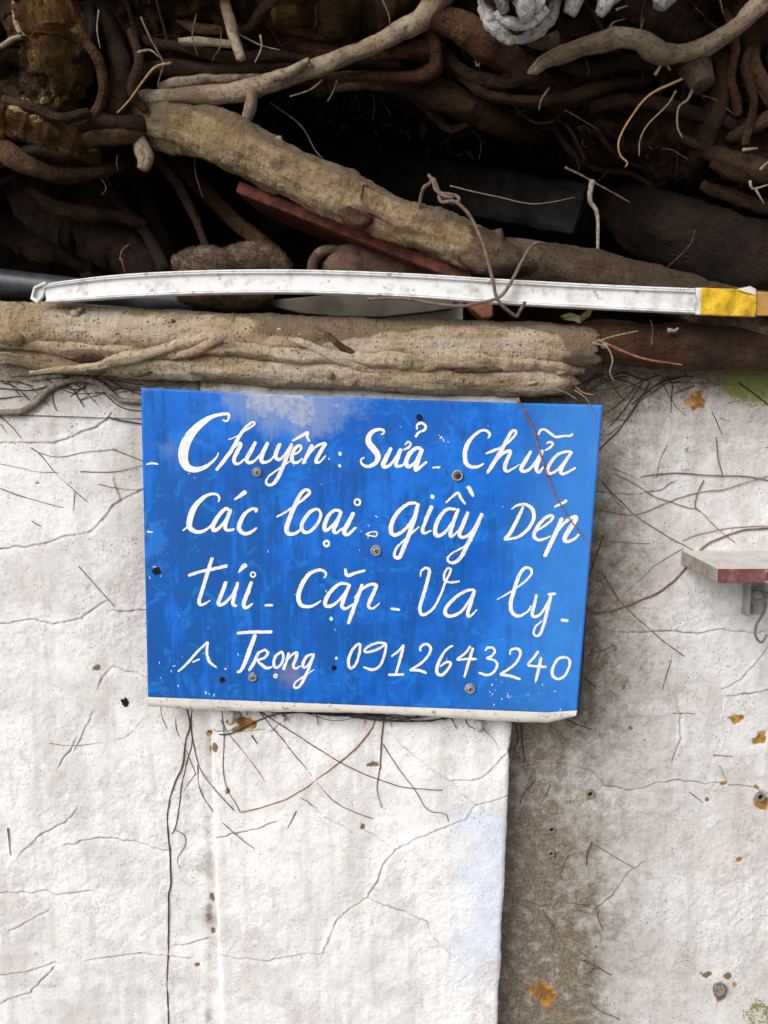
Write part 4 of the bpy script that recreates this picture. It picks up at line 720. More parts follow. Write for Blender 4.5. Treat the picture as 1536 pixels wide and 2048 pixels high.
# white duct
DUCT = thing('cable_duct', 'bowed white plastic cable duct laid across the roots, taped yellow at its right end', 'cable duct')
def sweep(name, path, profile, m, parent, jit=0.0, n=160, close=True):
    C = np.array([list(P(a, b, Y))+[h*K(b, Y)] for a, b, Y, h in path]); S = catmull(C, n)
    T = np.gradient(S[:, :3], axis=0); T /= np.linalg.norm(T, axis=1)[:, None]; f = np.array([0, -1.0, 0]); U = np.cross(T, -f); U = U/np.linalg.norm(U, axis=1)[:, None]
    U = np.where(U[:, 2:3] < 0, -U, U); V = []
    for q in range(n):
        for (h, d) in profile: V.append(S[q, :3]+U[q]*h*S[q, 3]+f*d+(rng.normal(0, jit, 3) if jit else 0))
    k = len(profile); F = [[i*k+j, i*k+(j+1) % k, (i+1)*k+(j+1) % k, (i+1)*k+j] for i in range(n-1) for j in range(k)]
    F += [list(range(k))[::-1], [(n-1)*k+j for j in range(k)]]
    o = mesh(name, V, F, m, parent, False); return o
YD = -.058
path = [(90,588,YD,17),(130,583,YD,20),(250,572,YD,22.5),(400,565,YD,23),(560,563,YD,23),(700,566,YD,23),(850,573,YD,23.5),(1000,583,YD+.002,24),(1200,594,YD+.004,24),(1405,603,YD+.006,24.5)]
prf = [(1,-.012),(1,.003),(.93,.0045),(.86,.0045),(.80,.0028),(.76,.0036),(.70,.0036),(.62,-.001),(-.62,-.001),(-.72,.0032),(-.78,.0034),(-.82,.002),(-.87,.0042),(-.94,.0042),(-1,.002),(-1,-.012)]
o = sweep('channel', path, prf, M['duct'], DUCT); bevel(o, .0004, 1)
V, F = px_prism([(60,598),(66,575),(88,563),(92,570),(86,592),(74,606)], YD-.001, YD+.006); bevel(mesh('torn_end', V, F, M['duct'], DUCT, False), .001)
V, F = px_prism([(63,590),(67,573),(90,562),(93,567),(70,577),(66,595)], YD-.006, YD-.0015); bevel(mesh('folded_lip', V, F, M['strip'], DUCT, False), .0008)
def wavy_band(name, x0, x1, yf, hw, Yf, dep, m, jag=2.0, wr=.0008, n=26):
    V = []; K_ = 14
    for i in range(n):
        px = x0+(x1-x0)*i/(n-1)
        for j in range(K_):
            t = j/(K_-1)*2-1; jx = (random.uniform(-jag, jag) if i in (0, n-1) else 0)
            p = P(px+jx, yf(px)+t*hw, Yf); bulge = math.cos(t*1.35)
            p[1] -= wr*math.sin(px*.11+t*2.2)*1.2+wr*random.uniform(-.5, .5); V.append(p)
        for j in range(2):
            V.append(P(px, yf(px)+hw*(1-2*j)*.99, Yf+dep))
    k = K_+2; F = [[i*k+j, i*k+(j+1) % k, (i+1)*k+(j+1) % k, (i+1)*k+j] for i in range(n-1) for j in range(k)]
    return mesh(name, V, F, m, DUCT, True)
yf = lambda px: 603+(px-1405)*.035
wavy_band('amber_pipe', 1500, 2100, lambda p: 607+(p-1500)*.03, 24, YD+.0, .02, M['amber'], 0, .0002)
wavy_band('white_wrap', 1390, 1420, yf, 27, YD-.0045, .016, M['duct'], 4)
wavy_band('yellow_tape', 1402, 1511, yf, 27.5, YD-.0062, .018, M['tape'], 1.5, .0009)
V, F = px_prism([(1474,578),(1500,572),(1512,578),(1512,590),(1490,584)], YD-.0085, YD-.0078); mesh('tape_tail', V, F, M['strip'], DUCT, False)
# tie wires
WIRE = thing('tie_wire', 'rusted wire with a knotted top crossing the white duct', 'wire')
for L, r in [([(838,420,-.01),(842,395,-.02),(848,375,-.03),(858,368,-.035),(866,358,-.04),(872,370,-.042),(880,385,-.045),(895,388,-.05),(912,392,-.05),(918,400,-.055),(905,406,-.05),(890,398,-.045),(878,392,-.045),(884,405,-.05),(905,402,-.055),(918,408,-.055),(935,425,-.055),(950,450,-.055),(965,485,-.06),(975,520,-.064),(985,560,-.068),(992,590,-.069),(1005,612,-.066),(1032,632,-.055),(1040,622,-.06),(1050,604,-.068)], 3.6),
 ([(1090,488,-.03),(1075,486,-.04),(1062,494,-.045),(1045,520,-.055),(1030,550,-.066),(1008,585,-.069),(990,598,-.069),(960,606,-.066),(930,611,-.062),(900,611,-.06),(860,606,-.058),(820,599,-.058),(780,596,-.057),(735,598,-.056)], 3.6),
 ([(858,350,-.036),(866,362,-.043),(872,380,-.047),(888,392,-.05),(905,396,-.053)], 3.4)]:
    tube('strand', pxc([(a, b, y-.003, r) for a, b, y in L]), M['wire'], WIRE, seg=8, step=.002, amp=.12, ns=300, wob=.0008)
# litter deep in the hollow
Vh, Fh = [], []
for k in range(70):
    t = rng.random(); a = 560+t*420; p = P(a, 215+t*75+rng.normal(0, 14), rng.uniform(.28, .42)); d = rng.normal(0, 1, 3); d /= np.linalg.norm(d); e = np.cross(d, rng.normal(0, 1, 3)); e /= np.linalg.norm(e); L = rng.uniform(.006, .022); w = L*rng.uniform(.15, .45); o_ = len(Vh)
    f = np.cross(d, e)*.004; Vh += [p-d*L, p+e*w+f, p+d*L, p-e*w+f, p-d*L*.9-f*.1, p+e*w*.9+f*.8, p+d*L*.9-f*.1, p-e*w*.9+f*.8]
    Fh += [[o_, o_+1, o_+2], [o_, o_+2, o_+3], [o_+6, o_+5, o_+4], [o_+7, o_+6, o_+4]]
o = mesh('leaf_litter', np.array(Vh), np.array(Fh), M['rag'], None, False); tag(o, 'scattered dead leaf litter deep in the dark hollow', 'leaf litter'); o['kind'] = 'stuff'
# dry leaf lying on the long root
mb = MB(); pts = [(1120,632),(1140,625),(1158,632),(1172,622),(1186,616),(1180,632),(1168,640),(1160,647),(1148,642),(1130,640)]
V = [P(a, b, -.02-.006*math.sin(i*1.9)) for i, (a, b) in enumerate(pts)]; c = sum(V)/len(V)+np.array([0, -.008, 0]); V.append(c)
o = mesh('dry_leaf', V+[v+np.array([0, .0006, 0]) for v in V], [[i, (i+1) % 10, 10] for i in range(10)]+[[11+(i+1) % 10, 11+i, 21] for i in range(10)]+[[i, 11+i, 11+(i+1) % 10, (i+1) % 10] for i in range(10)], M['leaf'], None, False)
tag(o, 'small curled yellow-green dry leaf on the dark root below the duct', 'leaf')

# ------------------------------------------------------------------ wall shelf
SH = thing('wall_shelf', 'small white-topped shelf with a red front edge on a metal bracket', 'shelf')
b0 = P(1365, 1101, YR-.002); f0 = P(1437, 1137, YR-.142); th = .0215; xr = 1.15
ztop = (b0[2]+f0[2])/2; x0 = (b0[0]+f0[0])/2
def box(name, x0, x1, y0, y1, z0, z1, m, parent, bv=.0012, label=None):
    V, F = prism([(x0, y0, z0), (x1, y0, z0), (x1, y0, z1), (x0, y0, z1)], [(x0, y1, z0), (x1, y1, z0), (x1, y1, z1), (x0, y1, z1)])
    o = mesh(name, V, F, m, parent, False, None, label); 
    if bv: bevel(o, bv)
    return o
box('board', x0, xr, YR-.1405, YR+.004, ztop-th, ztop, M['shelfw'], SH)
box('front_edge', x0+.0005, xr, YR-.1425, YR-.1404, ztop-th-.0004, ztop-.0006, M['shelfr'], SH, .0006)
box('end_edge', x0-.0018, x0+.0004, YR-.1415, YR+.003, ztop-th-.0003, ztop-.0007, M['shelfe'], SH, .0006)
for kx in (P(1513, 1200, YR-.02)[0], 1.0):
    br = box('bracket', kx-.015, kx+.020, YR-.006, YR+.004, ztop-th-.085, ztop-th-.0005, M['metal'], SH, .001)
    box('flange', kx-.0165, kx-.0128, YR-.028, YR-.0065, ztop-th-.083, ztop-th-.001, M['metal'], br, .0008)
    box('arm', kx-.011, kx+.016, YR-.125, YR-.0065, ztop-th-.0045, ztop-th-.0008, M['metal'], br, .0008)
    for dz in (.013,):
        C = [kx+.004, YR-.0062, ztop-th-dz]; tube('screw', [[C[0], C[1]+.003, C[2], .0065], [C[0], C[1]-.0025, C[2], .0062]], M['screwr'], br, seg=14, amp=0, flat_end=True, step=.002)
    tube('peg', [[kx-.006, YR-.012, ztop-th-.05, .006], [kx+.045, YR-.03, ztop-th-.048, .0058]], M['metal'], br, seg=12, amp=0)
    tube('hook_wire', [[kx-.004, YR-.016, ztop-th-.07, .0022], [kx-.012, YR-.02, ztop-th-.055, .0022], [kx-.006, YR-.026, ztop-th-.042, .0022], [kx+.006, YR-.03, ztop-th-.045, .0022], [kx+.010, YR-.03, ztop-th-.07, .0022], [kx-.002, YR-.03, ztop-th-.095, .0022], [kx-.002, YR-.03, ztop-th-.115, .0022], [kx+.008, YR-.03, ztop-th-.125, .0022], [kx+.016, YR-.03, ztop-th-.112, .0022]], M['hookw'], br, seg=8, amp=0, step=.003)

# ------------------------------------------------------------------ blue sign
SIGN = thing('shop_sign', 'weathered blue sheet metal sign hand-lettered in white', 'sign')
YS = -.043
def sgp(u, v):
    """panel point: u right, v down (0..1), in photograph pixels"""
    top = (282+924*u, 775+35*u+4*math.sin(math.pi*u)); bot = (296+858*u, 1396+33*u)
    return top[0]+(bot[0]-top[0])*v-(3*math.sin(math.pi*v) if u > .9 else 0)*0, top[1]+(bot[1]-top[1])*v
def sgY(u, v): return YS+.0022*math.sin(u*5.1+1)*math.sin(v*3.3)-.004*max(0, u-.75)*4*max(0, v-.7)+.001*math.sin(u*14+v*6)
nu, nv = 170, 120; V = []; A = []
UU, VV = np.meshgrid(np.linspace(0, 1, nu), np.linspace(0, 1, nv))
pt = np.array([[P(*sgp(u, v), sgY(u, v)) for u in np.linspace(0, 1, nu)] for v in np.linspace(0, 1, nv)])
px = 282+924*UU; py = 775+650*VV; nz1 = fbm(np.stack([px/55, py/55, px*0], -1), 71, 4); nz2 = fbm(np.stack([px/16, py/90, px*0], -1), 72, 4)
pale = 1.25*np.clip(1.05-np.hypot((px-590)/150, (py-800)/75), 0, 1)+.55*np.clip(1-np.hypot((px-640)/260, (py-850)/110), 0, 1)+.5*ss(860, 775, py+60*nz2)*ss(900, 500, px)+.35*ss(.25, .6, nz2)*ss(1000, 800, py)
pale += .35*ss(1080, 1206, px)*ss(1200, 850, py)  # upper right paled to paint in sky sheen
brown = .9*np.clip(1.1-np.hypot((px-590)/55, (py-1365)/48), 0, 1)+.5*np.clip(1-np.hypot((px-330)/90, (py-900)/80), 0, 1)+.3*np.clip(nz1, 0, 1)+.35*ss(1150, 1206, px)*0
deep = .6*ss(.0, .5, nz1)+.75*ss(850, 1050, py)*ss(900, 350, px)
ma = np.stack([np.clip(pale*(.75+.6*nz1), 0, 1.2), np.clip(brown, 0, 1), deep, np.clip(ss(980, 1206, px+40*nz1)*ss(1420, 1150, py)+.45*ss(800, 1150, px)*ss(1100, 1400, py)+.25*ss(950, 1200, px), 0, 1)], -1).reshape(-1, 4)  # alpha: sky sheen painted as lighter blue toward the right
back = pt+np.array([0, .0012, 0]); Vv = np.vstack([pt.reshape(-1, 3), back.reshape(-1, 3)]); F1 = grid_faces(nv, nu); N0 = nv*nu
ed = np.concatenate([np.arange(nu), np.arange(1, nv)*nu+nu-1, (nv-1)*nu+np.arange(nu-2, -1, -1), np.arange(nv-2, 0, -1)*nu])
F2 = np.stack([ed, np.roll(ed, -1), np.roll(ed, -1)+N0, ed+N0], -1)
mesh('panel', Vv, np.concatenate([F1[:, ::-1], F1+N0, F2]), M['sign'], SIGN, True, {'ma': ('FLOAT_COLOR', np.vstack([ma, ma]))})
V, F = px_prism([(300,795),(1192,822),(1163,1428),(305,1396)], YS+.005, YS+.014); mesh('backing_board', V, F, M['board'], SIGN, False)
# dirty white turned edge along the bottom, curling at the right
bx = np.linspace(0, 1, 60); Vb = []
for u in bx:
    a = sgp(u, 1.0); y = sgY(u, 1.0); cu = max(0, (u-.93)/.07); hgt = 16+3*math.sin(u*9)+.8*random.uniform(-1, 1)
    hgt = hgt*(1-.75*cu); lift = -.010*cu**2
    Vb += [P(a[0], a[1]-2-6*cu, y-.0008+lift*1.3), P(a[0]-2*cu, a[1]+hgt*.5, y-.0026+lift), P(a[0]-8*cu, a[1]+hgt, y-.001+lift*.5), P(a[0]-8*cu, a[1]+hgt+.5, y+.004)]
mesh('bottom_edge', Vb, [[i*4+j, (i+1)*4+j, (i+1)*4+j+1, i*4+j+1] for i in range(59) for j in range(3)], M['strip'], SIGN, True)
# --- hand-painted lettering: brush strokes (x, y, width) in three tracing frames
ZA, ZB, ZC, ZD = (270,760,3.1347), (720,780,3.0118), (270,1080,3.1347), (720,1100,3.0118)
def sY(px, py):
    u = (px-282)/924; v = (py-775-35*u)/(621-2*u); 
    u = (px-(282+14*v))/(924-66*v); return sgY(min(max(u, 0), 1), min(max(v, 0), 1))
LV, LF, LT = [], [], []; layer = [0]
def stroke(fr, pts, w):
    ox, oy, s = fr; n = len(pts); ws = w if isinstance(w, (list, tuple)) else None
    C = []
    for i, p in enumerate(pts):
        wi = (ws[min(i, len(ws)-1)] if len(ws or [0]) == n else np.interp(i/(n-1), np.linspace(0, 1, len(ws)), ws)) if ws else w
        C.append([ox+p[0]/s, oy+p[1]/s, 0, wi/s])
    C = np.array(C); L = np.linalg.norm(np.diff(C[:, :2], axis=0), axis=1).sum(); m = max(6, int(L/1.6)); S = catmull(C, m)
    T = np.gradient(S[:, :2], axis=0); T /= np.linalg.norm(T, axis=1)[:, None]+1e-9; Nn = np.stack([-T[:, 1], T[:, 0]], -1)
    # round ends
    e = np.minimum(np.arange(m), np.arange(m)[::-1])*L/m; hw = S[:, 3]*.5; k = np.sqrt(np.clip(1-(1-np.clip(e/np.maximum(hw*.8, .5), 0, 1))**2, .08, 1))
    jl, jr = rng.normal(0, .35, m), rng.normal(0, .35, m); jl = np.convolve(jl, [.25, .5, .25], 'same'); jr = np.convolve(jr, [.25, .5, .25], 'same')
    base = len(LV); layer[0] += 1; sd_ = rng.uniform(0, 50)
    for i in range(m):
        off = .0004+.00001*(layer[0] % 40)+.000002*i; h = max(hw[i]*k[i], .3); acc = L*i/m
        for t, jj in ((-1, jl[i]), (0, 0), (1, jr[i])):
            q = S[i, :2]+Nn[i]*t*(h+jj); y = sY(*q); LV.append(P(q[0], q[1], y-off)); LT.append((sd_+acc*.00078, t*h*.00078+sd_, 0))
    for i in range(m-1):
        for j in range(2): a = base+i*3+j; LF.append([a, a+1, a+4, a+3])
def dot(fr, x, y, r): stroke(fr, [(x-r*.6, y+r*.2), (x, y), (x+r*.6, y-r*.2)], r*1.7)
def ring(fr, x, y, r, w): stroke(fr, [(x+r*math.cos(a), y+r*math.sin(a)) for a in np.linspace(0, 6.5, 12)], w)
def flush(name):
    global LV, LF, LT
    mesh(name, np.array(LV), np.array(LF), M['letter'], SIGN, False, {'tc': ('FLOAT_VECTOR', np.array(LT))}); LV, LF, LT = [], [], []
W = 'painted_word'
stroke(ZA, [(70,530),(105,523),(148,527)], [8,14,10]); stroke(ZA, [(75,950),(112,955)], 12); flush('painted_dash')
stroke(ZA, [(548,250),(575,258),(588,235),(585,214),(550,214),(490,228),(430,262),(368,318),(320,390),(302,460),(308,515),(330,548),(375,562),(425,552),(470,525),(508,488),(525,455)], [10,12,14,18,20,26,38,52,62,62,56,46,36,28,20,14,8])
stroke(ZA, [(585,374),(640,352),(700,312),(745,282),(748,265),(728,268),(690,302),(655,352),(610,432),(560,502),(508,568)], [6,8,10,12,12,14,18,22,24,24,20]); stroke(ZA, [(560,492),(610,435),(645,398),(662,402),(645,442),(622,490),(628,522),(655,522),(690,492)], [14,16,20,24,26,26,22,16,10])
stroke(ZA, [(758,385),(730,440),(702,490),(708,516),(740,512),(785,470),(832,395)], [20,26,26,22,18,14,12]); stroke(ZA, [(835,388),(805,450),(792,500),(812,516),(850,500),(885,465)], [22,26,26,20,14,10])
stroke(ZA, [(912,395),(890,440),(882,482),(905,498),(940,468),(985,395)], [22,26,24,20,16,14]); stroke(ZA, [(985,395),(952,478),(920,560),(882,635),(848,658),(822,645),(835,608),(880,572),(930,538),(985,500)], [22,26,26,24,18,14,12,12,10,8])
stroke(ZA, [(985,468),(1022,455),(1042,428),(1030,410),(1002,430),(984,478),(990,512),(1018,517),(1052,490)], [12,14,16,18,22,24,22,16,10]); stroke(ZA, [(985,384),(1040,352),(1082,328),(1078,355),(1096,388)], [12,20,18,16,14])
stroke(ZA, [(1112,402),(1085,460),(1052,528)], [20,24,20]); stroke(ZA, [(1072,490),(1120,430),(1165,402),(1192,402),(1172,435),(1142,490),(1135,516),(1160,512),(1198,472)], [14,16,18,22,24,24,20,14,8]); dot(ZA,1285,462,17); dot(ZA,1283,538,15); flush(W)
stroke(ZB, [(125,268),(142,260),(142,243),(115,237),(80,248),(54,278),(52,315),(78,350),(104,385),(106,420),(80,450),(42,460),(12,445),(6,420),(28,404)], [10,12,14,18,24,30,36,38,36,30,24,20,14,12,10])
stroke(ZB, [(190,345),(152,420),(138,455),(165,462),(200,430),(245,355)], [20,28,26,20,16,14]); stroke(ZB, [(247,352),(222,420),(218,455),(245,458),(282,430)], [22,28,24,16,10]); stroke(ZB, [(270,332),(290,311),(306,325),(292,346),(258,362)], [10,12,14,14,10])
stroke(ZB, [(372,352),(335,352),(296,388),(278,435),(292,462),(330,438),(372,378)], [20,22,26,28,24,18,14]); stroke(ZB, [(376,352),(346,430),(336,482),(365,462),(405,430)], [24,30,24,18,14]); stroke(ZB, [(343,240),(345,210),(370,199),(394,216),(388,240),(355,256),(332,284)], [12,14,16,18,16,14,18]); stroke(ZB, [(435,468),(485,465)], 13); flush(W)
stroke(ZB, [(770,292),(782,270),(770,250),(735,243),(690,272),(650,322),(632,380),(638,438),(670,464),(710,462),(748,442)], [10,14,16,16,20,26,28,26,22,18,8])
stroke(ZB, [(756,385),(800,366),(850,345),(912,298),(940,258),(930,243),(905,262),(870,330),(830,400),(790,465),(766,500)], [10,16,14,14,16,16,20,24,26,24,18]); stroke(ZB, [(800,450),(850,392),(890,368),(906,376),(886,420),(872,468),(884,490),(915,478),(962,448)], [14,16,20,22,24,24,18,14,6])
stroke(ZB, [(1032,365),(1000,420),(972,470),(982,490),(1020,478),(1060,430),(1098,365)], [18,24,24,20,18,16,14]); stroke(ZB, [(1100,360),(1078,420),(1062,470),(1078,495),(1112,455)], [20,24,24,18,10]); stroke(ZB, [(1122,322),(1145,313),(1162,325),(1145,346),(1112,366)], [12,14,16,14,10]); stroke(ZB, [(1074,272),(1085,246),(1110,237),(1145,260),(1180,282),(1225,278),(1270,275),(1282,260)], [14,14,14,16,16,14,14,12])
stroke(ZB, [(1275,372),(1240,372),(1190,390),(1148,440),(1130,485),(1146,504),(1190,480),(1240,420),(1270,378)], [16,16,18,20,20,18,14,12,12]); stroke(ZB, [(1278,370),(1238,430),(1210,485),(1220,506),(1262,490),(1302,466)], [18,20,22,18,14,12]); flush(W)
stroke(ZA, [(520,765),(530,742),(512,718),(470,717),(420,745),(372,800),(345,870),(342,920),(372,948),(420,950),(468,922),(500,882)], [10,14,16,18,26,36,38,34,26,20,14,8]); stroke(ZA, [(298,946),(335,915)], 10)
stroke(ZA, [(592,810),(560,812),(518,860),(490,908),(494,942),(528,928),(572,870),(602,808)], [18,22,26,28,26,20,16,14]); stroke(ZA, [(602,808),(575,880),(565,922),(580,942),(625,935)], [22,26,24,20,14]); stroke(ZA, [(622,752),(665,722),(698,698)], [10,24,30])
stroke(ZA, [(752,830),(764,812),(735,808),(692,836),(660,890),(654,936),(688,963),(730,952),(765,925)], [18,16,18,24,28,28,24,20,12]); flush(W)
stroke(ZA, [(886,860),(960,818),(1045,755),(1095,708),(1076,688),(1042,710),(1005,780),(972,860),(950,928),(962,963),(1005,962),(1050,930)], [10,14,18,20,20,22,26,30,30,26,20,12])
stroke(ZA, [(1150,808),(1105,822),(1062,872),(1044,920),(1062,953),(1100,948),(1145,898),(1165,842),(1148,806)], [18,22,24,24,22,20,20,18,16]); stroke(ZA, [(1292,822),(1250,818),(1212,852),(1188,910),(1194,943),(1222,928),(1262,880),(1295,820)], [18,20,24,26,24,18,14,14]); stroke(ZA, [(1295,820),(1268,890),(1246,938),(1262,958),(1312,922)], [20,24,24,18,10]); ring(ZA,1200,1025,17,14)
stroke(ZA, [(1372,828),(1336,900),(1312,950),(1332,970),(1388,922)], [24,28,28,20,14]); ring(ZA,1394,766,18,13); flush(W)
stroke(ZA, [(1452,968),(1480,952),(1516,955),(1510,980),(1468,974),(1450,968)], 9); flush('painted_dash')
stroke(ZB, [(342,680),(290,686),(232,732),(192,800),(188,858),(220,872),(280,830),(330,750),(352,686)], [18,20,24,26,26,22,18,14,14]); stroke(ZB, [(352,680),(326,780),(292,880),(256,968),(236,1008),(208,1000),(222,950),(282,890),(358,822)], [22,26,26,26,24,18,14,12,8])
stroke(ZB, [(434,695),(406,760),(378,838),(388,862),(432,845)], [26,24,22,18,10]); dot(ZB,436,642,19); stroke(ZB, [(578,718),(522,720),(472,780),(452,848),(466,878),(510,858),(560,790),(594,712)], [16,20,24,26,24,18,14,14]); stroke(ZB, [(594,712),(562,800),(544,858),(554,882),(595,845)], [20,24,24,18,10])
stroke(ZB, [(516,680),(560,640),(590,620),(610,655),(636,690)], [10,14,16,16,12]); stroke(ZB, [(640,590),(655,588),(668,612),(683,644)], [10,22,24,12])
stroke(ZB, [(652,732),(616,820),(598,868),(622,888),(672,855),(738,745)], [20,26,24,20,18,16]); stroke(ZB, [(738,742),(692,840),(648,930),(612,1000),(576,1036),(542,1040),(528,1014),(560,980),(612,952),(680,905)], [22,26,26,24,20,16,14,12,10,6]); flush(W)
stroke(ZB, [(985,700),(948,780),(905,860),(868,902)], [16,22,22,18]); stroke(ZB, [(910,718),(950,694),(1000,690),(1040,722),(1045,780),(1010,840),(950,886),(868,902)], [8,14,18,22,22,20,16,14])
stroke(ZB, [(1058,852),(1120,812),(1162,772),(1150,756),(1110,776),(1066,830),(1048,880),(1076,903),(1120,893),(1152,878)], [12,14,16,18,20,22,22,18,12,6]); stroke(ZB, [(1168,706),(1210,686),(1248,664)], [8,18,20])
stroke(ZB, [(1218,768),(1180,860),(1142,940),(1110,1006)], [22,26,26,22]); stroke(ZB, [(1192,850),(1240,792),(1290,764),(1302,776),(1268,830),(1234,888),(1244,913),(1290,898),(1322,868)], [14,18,24,28,30,28,22,16,12]); flush(W)
stroke(ZC, [(486,108),(456,200),(426,300),(402,388),(422,406),(474,378)], [20,24,24,24,18,8]); stroke(ZC, [(332,224),(420,196),(500,180),(582,160)], [18,20,20,22])
stroke(ZC, [(572,258),(550,320),(524,388),(534,408),(572,388),(612,338),(648,262)], [22,24,24,20,18,14,14]); stroke(ZC, [(646,262),(622,350),(614,402),(642,414)], [20,24,22,12]); stroke(ZC, [(648,206),(675,172),(700,152)], [8,26,32]); stroke(ZC, [(732,258),(706,330),(682,398),(694,426),(740,398)], [22,26,26,20,10]); ring(ZC,740,217,15,11); flush(W)
stroke(ZC, [(812,410),(866,408)], 14); flush('painted_dash')
stroke(ZC, [(1184,240),(1198,215),(1180,192),(1140,190),(1086,220),(1042,290),(1024,360),(1042,408),(1086,418),(1130,405),(1168,378)], [10,14,18,20,24,28,28,24,20,16,8])
stroke(ZC, [(1338,275),(1282,276),(1222,330),(1192,388),(1202,413),(1250,403),(1310,340),(1348,274)], [16,20,24,26,24,18,14,14]); stroke(ZC, [(1348,274),(1312,360),(1298,416),(1322,430),(1375,398)], [22,26,24,18,10]); stroke(ZC, [(1316,178),(1330,222),(1380,208),(1445,190)], [14,22,18,14]); dot(ZC,1230,494,17)
stroke(ZC, [(1426,275),(1396,360),(1360,460),(1336,528)], [22,24,24,20]); stroke(ZD, [(-35,290),(10,240),(60,208),(97,212),(86,250),(58,310),(53,342),(78,352),(120,318)], [12,14,18,22,24,24,20,14,8]); flush(W)
stroke(ZD, [(184,352),(242,361)], 15); flush('painted_dash')
stroke(ZD, [(364,162),(370,126),(398,108),(418,124),(410,170),(386,260),(362,340),(368,384),(400,384),(450,340),(490,260),(516,190),(542,140),(546,114),(526,112),(506,148),(512,184),(545,195),(602,188)], [8,12,16,20,22,22,22,20,18,16,14,14,14,12,12,14,14,14,12])
stroke(ZD, [(692,240),(640,246),(570,290),(518,350),(518,388),(552,398),(610,370),(660,300),(692,240)], [16,18,20,22,22,20,16,14,14]); stroke(ZD, [(692,240),(668,320),(648,385),(662,400),(706,358)], [18,22,22,16,8]); flush(W)
stroke(ZD, [(824,300),(900,256),(978,202),(1030,150),(1030,116),(995,108),(960,150),(932,230),(908,320),(918,378),(960,398),(1010,370),(1032,335)], [6,10,12,14,16,18,22,24,24,22,18,14,10])
stroke(ZD, [(1064,266),(1050,330),(1037,383),(1052,402),(1090,384),(1130,320),(1155,268)], [16,20,20,18,16,14,14]); stroke(ZD, [(1130,268),(1182,262)], 16); stroke(ZD, [(1152,270),(1132,350),(1112,430),(1090,498),(1066,518),(1046,500),(1060,460),(1098,425)], [18,22,20,18,14,12,12,8]); flush(W)
stroke(ZD, [(1208,422),(1256,426)], 18); flush('painted_dash')
stroke(ZC, [(268,826),(330,770),(392,700),(458,636)], [12,16,16,12]); stroke(ZC, [(458,636),(450,700),(466,760),(512,802)], [14,18,18,10]); stroke(ZC, [(358,766),(408,746)], 10); flush(W); dot(ZC,567,808,9); flush('painted_dot')
stroke(ZC, [(638,584),(720,578),(862,576)], [18,20,20]); stroke(ZC, [(756,590),(722,680),(692,760),(666,815),(638,830)], [24,28,26,20,14]); stroke(ZC, [(778,698),(750,760),(714,822)], [18,20,18]); stroke(ZC, [(770,708),(815,690),(832,712),(810,740),(770,756),(800,785),(826,803),(862,795)], [14,16,18,16,14,18,18,10])
stroke(ZC, [(912,704),(882,730),(870,778),(886,800),(915,780),(930,740),(924,704),(900,706)], [16,18,20,18,16,16,16,12]); ring(ZC,881,852,10,11); stroke(ZC, [(966,704),(946,770),(930,816)], 18); stroke(ZC, [(950,760),(985,720),(1015,706),(1010,740),(992,788),(1006,806),(1042,788)], [12,14,18,20,18,14,8])
stroke(ZC, [(1112,714),(1075,732),(1052,778),(1062,800),(1092,775),(1122,714)], [14,18,20,16,14,12]); stroke(ZC, [(1122,710),(1096,790),(1060,870),(1030,918),(1000,925),(1004,896),(1050,860),(1126,810)], [16,18,18,16,14,12,10,6]); flush(W); dot(ZC,1262,741,13); flush('painted_dot')
stroke(ZC, [(1402,648),(1362,690),(1338,760),(1350,803),(1380,785),(1405,720),(1412,660),(1396,646)], [14,18,20,18,16,16,16,12])
stroke(ZD, [(155,562),(110,559),(60,575),(29,600),(35,615),(80,608),(130,585),(156,565),(150,620),(130,680),(100,714),(65,720),(18,704)], [14,14,14,14,14,14,14,14,16,16,16,16,12])
stroke(ZD, [(188,642),(230,610),(266,570)], [12,14,14]); stroke(ZD, [(264,572),(244,650),(216,748)], [16,18,14]); stroke(ZD, [(168,752),(266,750)], 15)
stroke(ZD, [(366,612),(362,590),(380,572),(405,567),(426,590),(414,630),(370,680),(298,726)], [12,14,14,16,18,16,16,14]); stroke(ZD, [(298,726),(350,724),(402,742)], [14,18,16])
stroke(ZD, [(562,574),(520,600),(482,660),(462,720),(472,750),(500,750),(535,710),(546,682),(520,676),(480,704)], [10,14,18,20,18,18,16,16,14,10]); stroke(ZD, [(666,578),(635,620),(588,660),(650,655),(704,658)], [14,14,14,14,16]); stroke(ZD, [(682,588),(656,670),(628,768)], [16,18,14])
stroke(ZD, [(752,608),(770,588),(800,590),(813,610),(792,640),(765,652),(810,665),(826,695),(805,735),(765,754),(714,738)], [10,14,14,14,14,12,14,16,16,16,12])
stroke(ZD, [(904,632),(904,608),(922,596),(948,595),(966,612),(958,650),(920,700),(842,750)], [12,12,14,16,18,16,16,14]); stroke(ZD, [(842,750),(900,758),(968,780)], [14,18,14]); stroke(ZD, [(1076,608),(1045,650),(1013,692),(1060,700),(1126,705)], [16,16,14,14,16]); stroke(ZD, [(1092,644),(1076,720),(1058,792)], [18,20,16])
stroke(ZD, [(1242,644),(1195,656),(1162,710),(1160,755),(1190,778),(1230,760),(1258,710),(1263,666),(1240,642)], [14,18,18,18,16,16,16,16,12]); flush('painted_number')
def fleck(px, py, L, a, w): stroke((0, 0, 1), [(px, py), (px+L*.5*math.cos(a), py+L*.5*math.sin(a)+random.uniform(-.6, .6)), (px+L*math.cos(a), py+L*math.sin(a))], w)
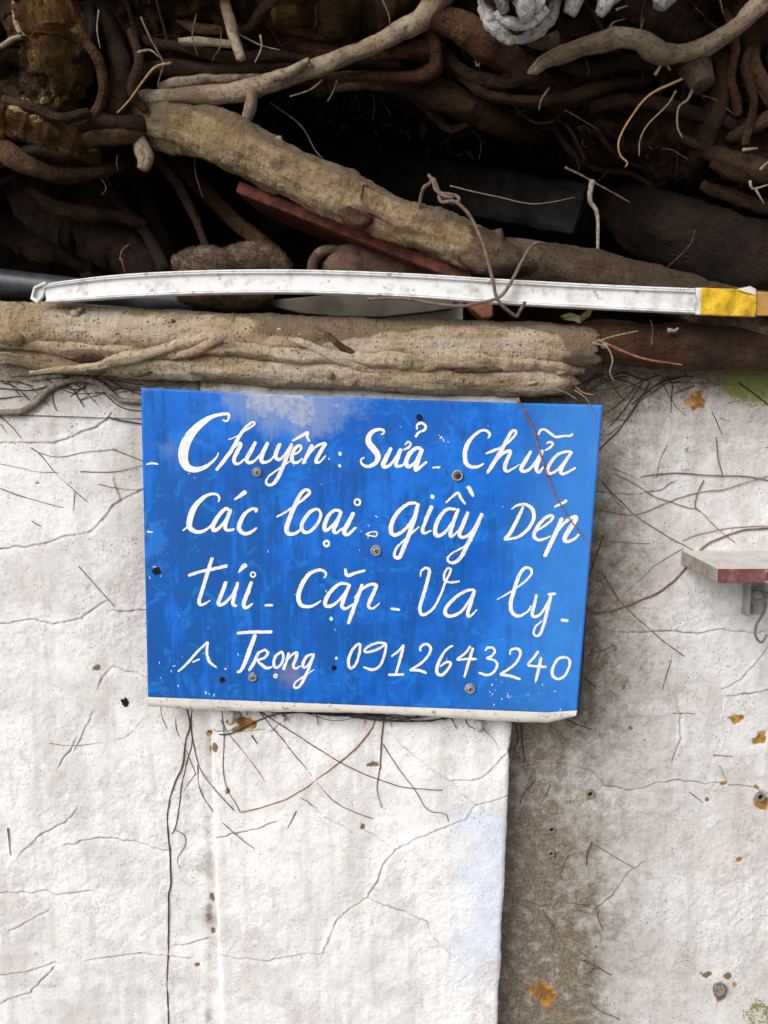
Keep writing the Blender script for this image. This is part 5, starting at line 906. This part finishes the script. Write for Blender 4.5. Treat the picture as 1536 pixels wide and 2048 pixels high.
for cx, cy, sx, sy, n in [(985,1375,18,22,16),(1010,1395,20,8,10),(880,880,14,14,12),(1100,1380,45,30,12),(310,1140,18,22,14),(310,1362,30,12,12),(420,1385,14,6,9),(640,1408,30,4,8),(740,1068,14,14,8),(740,1000,280,160,34),(600,1250,260,140,26),(345,1330,20,20,8),(390,940,30,20,6)]:
    for k in range(int(n*.55)):
        fleck(cx+random.gauss(0, sx*.6), cy+random.gauss(0, sy*.6), random.uniform(1.5, 7), random.uniform(1.1, 2.1) if random.random() < .5 else random.uniform(0, 3.1), random.uniform(.7, 1.8))
flush('paint_fleck'); bpy.data.objects['paint_fleck']['kind'] = 'stuff'
def screw(px, py, r, m='screw', washer=True):
    y = sY(px, py); p = ringobj('screw', px, py, y-.0008, r, r*.66, .0022, M['screw'], SIGN, 24)
    c = P(px, py, y-.0016); k = K(py, y)
    V = [c+np.array([0, -.0028, 0])]+[c+np.array([math.cos(t)*r*.62*k*f, d, math.sin(t)*r*.62*k*f]) for f, d in ((.55, -.0026), (1, -.0014), (1, .001)) for t in np.linspace(0, 2*math.pi, 20, endpoint=False)]
    F = [[0, 1+(i+1) % 20, 1+i] for i in range(20)]+[[1+q*20+i, 1+q*20+(i+1) % 20, 21+q*20+(i+1) % 20, 21+q*20+i] for q in range(2) for i in range(20)]
    mesh('screw_head', V, F, M[m], p, True)
    mb = MB(); a0 = random.uniform(0, 1.5)
    for a in (a0, a0+math.pi/2):
        d = np.array([math.cos(a), 0, math.sin(a)])*r*.36*k; e = np.array([-math.sin(a), 0, math.cos(a)])*r*.08*k; q = c+np.array([0, -.0031-(.00006 if a > a0 else 0), 0])
        f = [q+d+e, q-d+e, q-d-e, q+d-e]; V, F = prism(f, [v+np.array([0, .0015, 0]) for v in f]); mb.add(V, F)
    mb.build('cross_slot', M['slot'], p)
for a in [(514,944,9.5),(752,1101,11),(505,1354,9),(940,1377,10.5)]: screw(*a)
screw(915,951,11.5,'screwr')
p = ringobj('screw', 838, 834, sY(838,834)-.0006, 6, 3, .0025, M['slot'], SIGN, 14)
for px, py, r in [(445,1360,6),(668,1336,5),(313,1142,8)]: discobj('screw_hole', px, py, sY(px, py)-.0006, r, M['slot'], SIGN, .2, 14, .0003)
dot((0,0,1), 314, 1141, 4); flush('exposed_plug')
